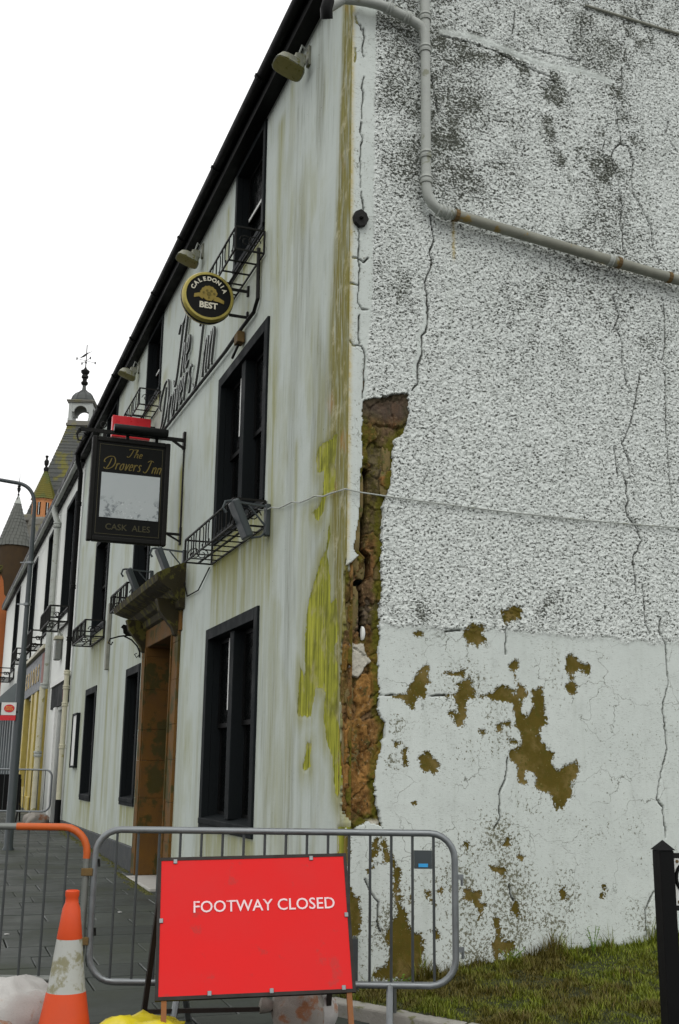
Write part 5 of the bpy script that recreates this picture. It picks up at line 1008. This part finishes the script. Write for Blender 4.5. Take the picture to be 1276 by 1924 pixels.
# ------------------------------------------------------------------ barriers
HR = Vector((math.cos(YAW), -math.sin(YAW), 0))
def barrier(end_r, length, label, rotz, z0, frame_mats, bars=15, rr=.15, tabs=True, plate=False, zb=.26, zt=1.12, legs=(.25, .82)):
    """end_r = ground point of the right end; runs to the left along -local x"""
    t = thing('crowd_barrier', label, 'barrier', (end_r[0], end_r[1], z0), rotz, 'steel crowd barriers'); r = .0205
    def corner(cx, cz, a0, a1): return [(cx+rr*math.cos(a0+(a1-a0)*k/6), 0, cz+rr*math.sin(a0+(a1-a0)*k/6)) for k in range(7)]
    loop = corner(-rr, zb+rr, -math.pi/2, 0)+corner(-rr, zt-rr, 0, math.pi/2)+corner(-length+rr, zt-rr, math.pi/2, math.pi)+corner(-length+rr, zb+rr, math.pi, 1.5*math.pi)
    m = MB(); m.tube(loop, r, 10, closed=True); m.build('frame', frame_mats[0], t, smooth=True)
    if len(frame_mats) > 1:
        top = [(-.001, 0, zt-rr-.03)]+corner(-rr, zt-rr, 0, math.pi/2)+[(-length*.2, 0, zt)]
        m = MB(); m.tube(top, r+.0015, 10); m.build('painted_rail', frame_mats[1], t, smooth=True)
    for k in range(1, bars):
        x = -length*k/bars; m = MB(); m.tube([(x,0,zb),(x,0,zt)], .0085, 6); m.build('bar', BARD, t, smooth=True)
    for f in legs:
        x = -length*(1-f); lg = []
        m = MB(); m.tube([(x,0,zb),(x-.01,-.18,.06),(x-.01,-.24,.012)], .020, 8); l = m.build('leg', frame_mats[0], t, smooth=True)
        m = MB(); m.tube([(x+.02,0,zb),(x+.03,.18,.06),(x+.03,.24,.012)], .020, 8); m.build('leg', frame_mats[0], t, smooth=True)
    if tabs:
        for z in (zb+.20, zt-.25):
            m = MB(); m.bar((.0,0,z), (.05,0,z), .012, .03); m.bar((.042,0,z), (.042,0,z-.05), .012, .012); m.build('hook', frame_mats[0], t)
    if plate:
        m = MB(); m.box(-length/bars*2+.01, -length/bars-.01, -.012, .012, zt-.205, zt-.10); pl = m.build('maker_plate', LAMPG, t); m = MB(); m.box(-length/bars*2+.035, -length/bars-.035, -.016, -.011, zt-.195, zt-.175); m.build('plate_label', M('blue_label', (.03,.30,.62), .5), pl)
    return t
barrier((.345,-.985), 2.165, 'grey steel barrier standing behind the red footway sign', -YAW, gz(0,-.8), [GALV], bars=17, plate=True)
bl = barrier((-1.735,-.225), 2.165, 'steel barrier with flaking orange top rail behind the traffic cone', -YAW, gz(0,-.2), [GALVO, ORANGEP], bars=18, tabs=False)
for z in (.86, .47): # rusty couplers linking the two
    t = thing('barrier_coupler', 'upper rusty hook coupler joining the two near barriers' if z > .6 else 'lower rusty hook coupler joining the two near barriers', 'coupler', (-1.735,-.225,z), -YAW, 'barrier couplers')
    m = MB(); m.box(-.024, .045, -.026, .026, -.022, .022); m.build('clamp', RUST, t, bevel=.004)
    m = MB(); m.tube([(.035,0,-.11),(.045,0,-.14),(.065,0,-.145)], .007, 6); m.tube([(.035,0,-.11),(.035,0,.05),(.05,0,.075),(.075,0,.07),(.078,0,.03)], .007, 6); m.build('hook_rod', IRON, t, smooth=True)
barrier((-.12,17.45), 2.3, 'far steel barrier closing the footway beyond the inn', -YAW, gz(0,17.4), [GALV], bars=16, tabs=False)
# dark board and sandbag by the far barrier
t = thing('folding_board', 'black folded road sign standing behind the far barrier', 'sign', (-.98,18.3,gz(0,18.3)), -YAW)
m = MB(); m.box(-1.2, .30, -.02, .02, .22, 1.0); m.build('panel', BLACKP, t)
for x in (-1.0, .30):
    m = MB(); m.bar((x,0,.9), (x-.04,.3,.0), .03, .03); m.build('leg', IRON, t)
    m = MB(); m.bar((x,-.02,.25), (x-.02,-.1,.0), .03, .03); m.build('leg', IRON, t)

# ------------------------------------------------------------------ footway closed sign
TL, TR_, BL, BR = Vector((-1.415,-.815,.955)), Vector((-.435,-1.015,.975)), Vector((-1.40,-1.085,.30)), Vector((-.40,-1.29,.33))
ex = ((TR_-TL)+(BR-BL)).normalized(); ez = ((TL-BL)+(TR_-BR)); ez = (ez-ex*ez.dot(ex)).normalized(); ey = ez.cross(ex)
cen = (TL+TR_+BL+BR)/4; SM = Matrix.Identity(4)
for i in range(3): SM[i][0] = ex[i]; SM[i][1] = ey[i]; SM[i][2] = ez[i]; SM[i][3] = cen[i]
ws, hs_ = 1.035, .715
sg = thing('road_sign', 'red rectangular road sign reading FOOTWAY CLOSED on a rusty folding frame', 'sign', (0,0,0))
def sb(m, *a): m.box(*a, M=SM); return m
sb(m := MB(), -ws/2, ws/2, -.006, .004, -hs_/2, hs_/2); pl = m.build('sign_plate', SIGNR, sg)
textobj('FOOTWAY CLOSED', .088, SIGNW, pl, SM @ Matrix.Translation((.055,-.0085,.095)) @ FACE_Y, .001, 'lettering', bold=.0006)
m = MB(); e = .018
for a in ((-ws/2-e,-ws/2,-hs_/2-e,hs_/2+e),(ws/2,ws/2+e,-hs_/2-e,hs_/2+e),(-ws/2,ws/2,hs_/2,hs_/2+e),(-ws/2,ws/2,-hs_/2-e,-hs_/2)): sb(m, a[0], a[1], -.009, .025, a[2], a[3])
m.build('sign_frame', SIGNRUST, sg)
for x, z in ((-.44,hs_/2-.006),(.33,hs_/2-.006),(-ws/2+.006,.03),(ws/2-.006,.03),(-.25,-hs_/2+.006),(.08,-hs_/2+.006),(.47,-hs_/2+.006)):
    sb(m := MB(), x-.011, x+.011, -.013, -.005, z-.013, z+.013); m.build('clip', GALV, sg, bevel=.003)
for s in (-1, 1):
    a = SM @ Vector((s*(ws/2+.0)+(-.018 if s > 0 else .03), .012, -hs_/2)); d = (SM.to_3x3() @ Vector((0,0,-1))); b = a+d*((a.z-gz(0,a.y))/-d.z)
    m = MB(); m.bar(a, b, .028, .028, upv=ey); m.build('front_leg', LEGR, sg)
    a2 = SM @ Vector((s*(ws/2-.01), .03, hs_/2-.05)); b2 = Vector((a2.x+.03*s+.02, a2.y+.36, gz(0,a2.y)))
    m = MB(); m.bar(a2, b2, .028, .028); m.build('rear_leg', SIGNRUST, sg)
    if s < 0: l2 = (a2, b2)
    else: r2_ = (a2, b2)
m = MB(); m.bar(l2[0].lerp(l2[1], .86), r2_[0].lerp(r2_[1], .86), .02, .024); m.build('cross_bar', SIGNRUST, sg)

# ------------------------------------------------------------------ traffic cone
cn_ = thing('traffic_cone', 'scuffed orange traffic cone with a dirty white sleeve', 'traffic cone', (-1.88,-.80,gz(0,-.8)), .25)
m = MB(); m.box(-.20, .20, -.20, .20, 0, .035); m.build('base', RUBBER, cn_, bevel=.015)
m = MB(); m.lathe([(.165,.036),(.150,.07),(.125,.20),(.106,.305),(.104,.315)], (0,0,0), 28); m.build('skirt', CONEO, cn_, smooth=True)
m = MB(); m.lathe([(.104,.314),(.099,.33),(.070,.565),(.067,.58)], (0,0,0), 28); m.build('sleeve', CONEW, cn_, smooth=True)
m = MB(); m.lathe([(.066,.578),(.068,.585),(.048,.735),(.036,.765),(.034,.79),(.038,.80),(.038,.825),(.030,.83),(.028,.80)], (0,0,0), 28); m.build('tip', CONEO, cn_, smooth=True)
for v in cn_.children: v.location.z -= 0

# ------------------------------------------------------------------ bags
def bag(name, c, r, rot, seed, mat, label, cat, tie=None):
    rd = np.random.RandomState(seed); n, k = 36, 20; vs_ = []
    th = np.linspace(0, math.pi, k+1)[1:-1]; ph = np.linspace(0, 2*math.pi, n, endpoint=False)
    P_, T_ = np.meshgrid(ph, th); f = lambda t, e: np.sign(t)*np.abs(t)**e
    x = f(np.sin(T_), .8)*f(np.cos(P_), .75); y = f(np.sin(T_), .8)*f(np.sin(P_), .75); z = f(np.cos(T_), .9)
    nz_ = fbm(x*2.2+seed, y*2.2+z*1.5, 4, seed)-.5; fold = np.sin(P_*7+6*vn(P_*2, T_*3, seed))*.03*np.sin(T_)
    s = 1+(.75 if mat is BAGY else .42)*nz_+fold*(2 if mat is BAGY else 1); x, y, z = x*s, y*s, np.where(z < -.55, -.55, z)*s
    pts = np.stack([x*r[0], y*r[1], z*r[2]], -1).reshape(-1, 3)
    t = thing(name, label, cat, c, rot); m = MB(); N = len(pts)
    fs = [(i*n+j, i*n+(j+1) % n, (i+1)*n+(j+1) % n, (i+1)*n+j) for i in range(k-2) for j in range(n)]+[tuple(range(n))[::-1], tuple((k-2)*n+j for j in range(n))]
    m.add(pts, fs); m.build('sack', mat, t, smooth=True)
    if tie:
        m = MB(); tp = Vector(tie); m.lathe([(.02,0),(.035,.03),(.05,.09),(.02,.10)], tp, 10, Vector((tie[0], tie[1], .02)).to_track_quat('Z','Y').to_matrix()); m.build('tied_neck', mat, t, smooth=True)
    return t
bag('sandbag', (-2.12,-.50,.135), (.25,.2,.20), .3, 3, BAGW, 'bulging white woven sandbag at the foot of the left barrier', 'sandbag')
bag('sandbag', (-2.30,-.68,.06), (.2,.2,.11), .8, 9, BAGG, 'flat dirty sandbag lying under the white one', 'sandbag')
bag('sandbag', (-.52,-.66,.10), (.16,.13,.155), -.4, 5, BAGG, 'dirty grey sandbag slumped behind the red sign', 'sandbag', (-.13,-.02,.02))
bag('sandbag', (-.40,-.60,.07), (.10,.14,.12), .5, 8, BAGW, 'small pale sandbag tucked beside the grey one behind the sign', 'sandbag')
bag('plastic_sack', (-1.50,-1.0,.06), (.27,.19,.135), -.2, 6, BAGY, 'crumpled yellow plastic sack at the left foot of the red sign', 'sack')
bag('sandbag', (-.40,17.2,.31+.09), (.26,.2,.17), .1, 12, BAGG, 'brown sandbag on the foot of the far barrier', 'sandbag')

# ------------------------------------------------------------------ black post with a white plate
ps = thing('sign_post', 'black square post with pyramid cap holding a white plate at the right', 'post', (.86,-2.33,gz(0,-2.3)), -.12)
b = .040
m = MB(); m.box(-b, b, -b, b, -.1, 1.135); m.build('post', BLACKP, ps, bevel=.006)
m = MB(); m.add([(-b-.006,-b-.006,1.136),(b+.006,-b-.006,1.136),(b+.006,b+.006,1.136),(-b-.006,b+.006,1.136),(0,0,1.185)], [(3,2,1,0),(0,1,4),(1,2,4),(2,3,4),(3,0,4)]); m.build('cap', BLACKP, ps)
for z in (1.108, .855):
    m = MB(); m.box(b, .95, -.012, .012, z-.012, z+.012); m.build('rail', IRON, ps)
m = MB(); m.box(b+.012, .94, -.009, .009, .868, 1.095); pp = m.build('plate', WHITEP, ps)
m = MB(); ring = [(.12+.06*math.cos(a), -.0115, 1.0+.07*math.sin(a)) for a in [k*math.pi/10 for k in range(20)]]; m.tube(ring, .010, 6, closed=True); m.build('letter', SIGNBLK, pp)
for z in (1.08, .885):
    m = MB(); m.lathe([(.008,0),(.008,.006)], (b+.03,-.008,z), 8, QY); m.build('rivet', RUST, pp)

# ------------------------------------------------------------------ kerb stones and grass bank
ko = MB(); ko.add([(-.2,-.36,-.02),(-.1,-.30,-.02),(2.7,-4.9,-.1),(2.6,-4.96,-.1)], [(0,1,2,3)]); kerb2 = tag(ko.build('kerb_bed', JOINT, fixn=False), kind='structure')
kd = Vector((.42,-.68,0)).normalized(); kn = Vector((-kd.y, kd.x, 0)); k0 = Vector((-.24,-.28,0)); rd = random.Random(4)
for i in range(11):
    m = MB(); L = .50; a = k0+kd*(i*L+.006); bq = k0+kd*((i+1)*L-.006); zt = .085
    for p, q in ((a, bq),):
        vs_ = []
        for z in (-.15, zt+rd.uniform(-.006,.006)):
            for u, w_ in ((p,0),(q,0),(q,.13),(p,.13)): pt = u+kn*w_; vs_.append((pt.x, pt.y, z+gz(0, pt.y)))
        m.add(vs_, [(3,2,1,0),(4,5,6,7),(0,1,5,4),(1,2,6,5),(2,3,7,6),(3,0,4,7)])
    m.build('kerb_stone', KERB, kerb2, bevel=.012)
def bankz(x, y):
    zw = np.interp(x, [-.3, .2, .88, 1.6, 2.66, 6], [.02, .05, .17, .24, .30, .36])
    xk = -.14+(-.44-y)/1.62+.04; d = np.clip((x-xk)/1.0, 0, 1)
    f = np.clip(1+y/1.2, 0, 1)
    return (.075+gz(0, y))*(1-d)+(zw*f*f+(1-f*f)*(.13+gz(0,y)))*d+.04*(fbm(x*5, y*5, 3, 41)-.5)*np.clip(d*3, 0, 1)
us = np.arange(-.35, 6.5, .06); vs = np.arange(-4.8, .02, .06); U, V = np.meshgrid(us, vs, indexing='ij'); Zb = bankz(U, V)
cu, cv = np.meshgrid((us[:-1]+us[1:])/2, (vs[:-1]+vs[1:])/2, indexing='ij'); keep = cu > -.14+(-.44-cv)/1.62+.10
o = grid_wall('grass_bank', us, vs, Zb, lambda u, v, h: (u+v*0, v+u*0, h), keep, SOIL, None, skirt=.1); tag(o, kind='structure')
rs = np.random.RandomState(2); N = 115000
x = rs.uniform(-.1, 4.6, N*2); y = -np.abs(rs.uniform(0, 3.2, N*2)); ok = (x > -.14+(-.44-y)/1.62+.13) & (x < 3.4-.55*y*0) & (rs.rand(N*2) < .25+1.1*fbm(x*4, y*4, 3, 50)); x, y = x[ok][:N], y[ok][:N]; N = len(x)
x = np.concatenate([x, rs.uniform(.1, 4.2, 5000)]); y = np.concatenate([y, -np.abs(rs.normal(0, .06, 5000))-.012]); N2 = N; N = len(x)
z = bankz(x, y)-.006; clump = fbm(x*7, y*7, 3, 44); ht = (.010+.095*np.clip(clump-.33, 0, 1)**1.15)*rs.uniform(.4, 1.8, N); ht[N2:] *= rs.uniform(.8, 3.2, N-N2)
az = rs.uniform(0, 2*math.pi, N); lean = rs.uniform(.15, .95, N)*ht; wd = rs.uniform(.0018, .0042, N); wx, wy = np.cos(az+1.57)*wd, np.sin(az+1.57)*wd; lx, ly = np.cos(az)*lean, np.sin(az)*lean
B = np.stack([np.stack([x-wx, y-wy, z], -1), np.stack([x+wx, y+wy, z], -1), np.stack([x+wx*.8+lx*.35, y+wy*.8+ly*.35, z+ht*.6], -1), np.stack([x-wx*.8+lx*.35, y-wy*.8+ly*.35, z+ht*.6], -1), np.stack([x+lx, y+ly, z+ht], -1)], 1)
me = bpy.data.meshes.new('grass'); me.vertices.add(5*N); me.vertices.foreach_set('co', np.minimum(B, np.array([99, -.004, 99])).astype(np.float32).ravel())
b5 = np.arange(N)*5; quads = np.stack([b5, b5+1, b5+2, b5+3], -1); tris = np.stack([b5+3, b5+2, b5+4], -1)
me.loops.add(7*N); me.loops.foreach_set('vertex_index', np.concatenate([quads.ravel(), tris.ravel()]).astype(np.int32))
me.polygons.add(2*N); me.polygons.foreach_set('loop_start', np.concatenate([np.arange(N)*4, 4*N+np.arange(N)*3]).astype(np.int32)); me.polygons.foreach_set('loop_total', np.concatenate([np.full(N, 4), np.full(N, 3)]).astype(np.int32)); me.update(calc_edges=True)
at = me.attributes.new('tint', 'FLOAT', 'POINT'); at.data.foreach_set('value', np.repeat(np.clip(rs.rand(N)*.7+clump*.35, 0, 1), 5).astype(np.float32)); me.materials.append(GRASS)
o = bpy.data.objects.new('grass', me); COL.objects.link(o); tag(o, 'rough tufted grass on the bank below the gable wall', 'grass', kind='stuff')
LEAF = M('weed_leaf', (.10,.19,.015), .55, var=.4, scale=12)
def weed(x, y, h, n, seed, label):
    rd = random.Random(seed); t = thing('weed', label, 'plant', (x, y, float(bankz(np.array(x), np.array(y)))-.01), 0, 'weeds at the foot of the gable')
    for i in range(n):
        a = rd.uniform(0, 6.28); hh = h*rd.uniform(.5, 1); q = rd.uniform(.02, .10); tip = Vector((math.cos(a)*q, min(math.sin(a)*q, .0), hh))
        m = MB(); m.tube([(0,0,0), tip*.5+Vector((0,0,.02)), tip], .0025, 4); st = m.build('stem', LEAF, t)
        for k in range(7):
            f = .3+.7*k/6; p = tip*f; b = a+k*2.4; L = rd.uniform(.018, .035)*(1.3-f*.5); d = Vector((math.cos(b), math.sin(b), rd.uniform(-.1,.5))).normalized(); s_ = d.cross(Vector((0,0,1))).normalized()*L*.32
            m = MB(); m.add([p, p+d*L*.5+s_, p+d*L, p+d*L*.5-s_+Vector((0,0,.004))], [(0,1,2,3)]); m.build('leaf', LEAF, st)
weed(1.86, -.10, .20, 5, 1, 'tall pointed weed standing above the grass in the middle of the gable foot')
weed(2.42, -.10, .17, 7, 2, 'bushy bright green weed by the black post')
weed(1.20, -.08, .12, 5, 3, 'low weed at the left end of the grass against the wall')
weed(.36, -.10, .10, 6, 4, 'small weed growing at the foot of the peeled crack')

# moss and dirt gathered along the foot of the front wall
rs = np.random.RandomState(8); m = MB(); y = -.2
while y < 16:
    n = int(rs.uniform(2, 6))
    for k in range(n):
        cx, cy_ = -.05-abs(rs.normal(0, .045)), y+rs.uniform(-.1, .1); r = rs.uniform(.012, .04)
        if 5.6 < cy_ < 7.9: cx -= .13
        z = gz(0, cy_)-.002; pts = [(cx+r*math.cos(a)*rs.uniform(.6,1.2), cy_+r*math.sin(a)*rs.uniform(.8,2.0), z) for a in [q*math.pi/3 for q in range(6)]]
        m.add(pts+[(cx, cy_, z+r*rs.uniform(.3,.7))], [(i, (i+1) % 6, 6) for i in range(6)])
    y += rs.uniform(.03, .10)
tag(m.build('moss', M('wall_foot_moss', (.06,.062,.010), .95, var=.5, scale=30, bump=.5), fixn=False), 'low moss along the foot of the inn front', 'moss', kind='stuff')
LIT = M('litter_white', (.5,.5,.48), .7)
for i, (x, y) in enumerate(((-1.05,.55),(-1.42,2.6),(-.62,-.05),(-.75,4.3),(-1.9,3.2),(-.9,7.5))):
    r = random.Random(i); m = MB(); m.box(-.02,.02,-.012,.012,0,.006); o = m.build('litter', LIT); o.location = (x, y, gz(x,y)+.004); o.rotation_euler = (.05, .05, r.uniform(0,3))
    tag(o, 'small pale scrap of litter on the closed footway', 'litter', 'scraps of litter on the footway')
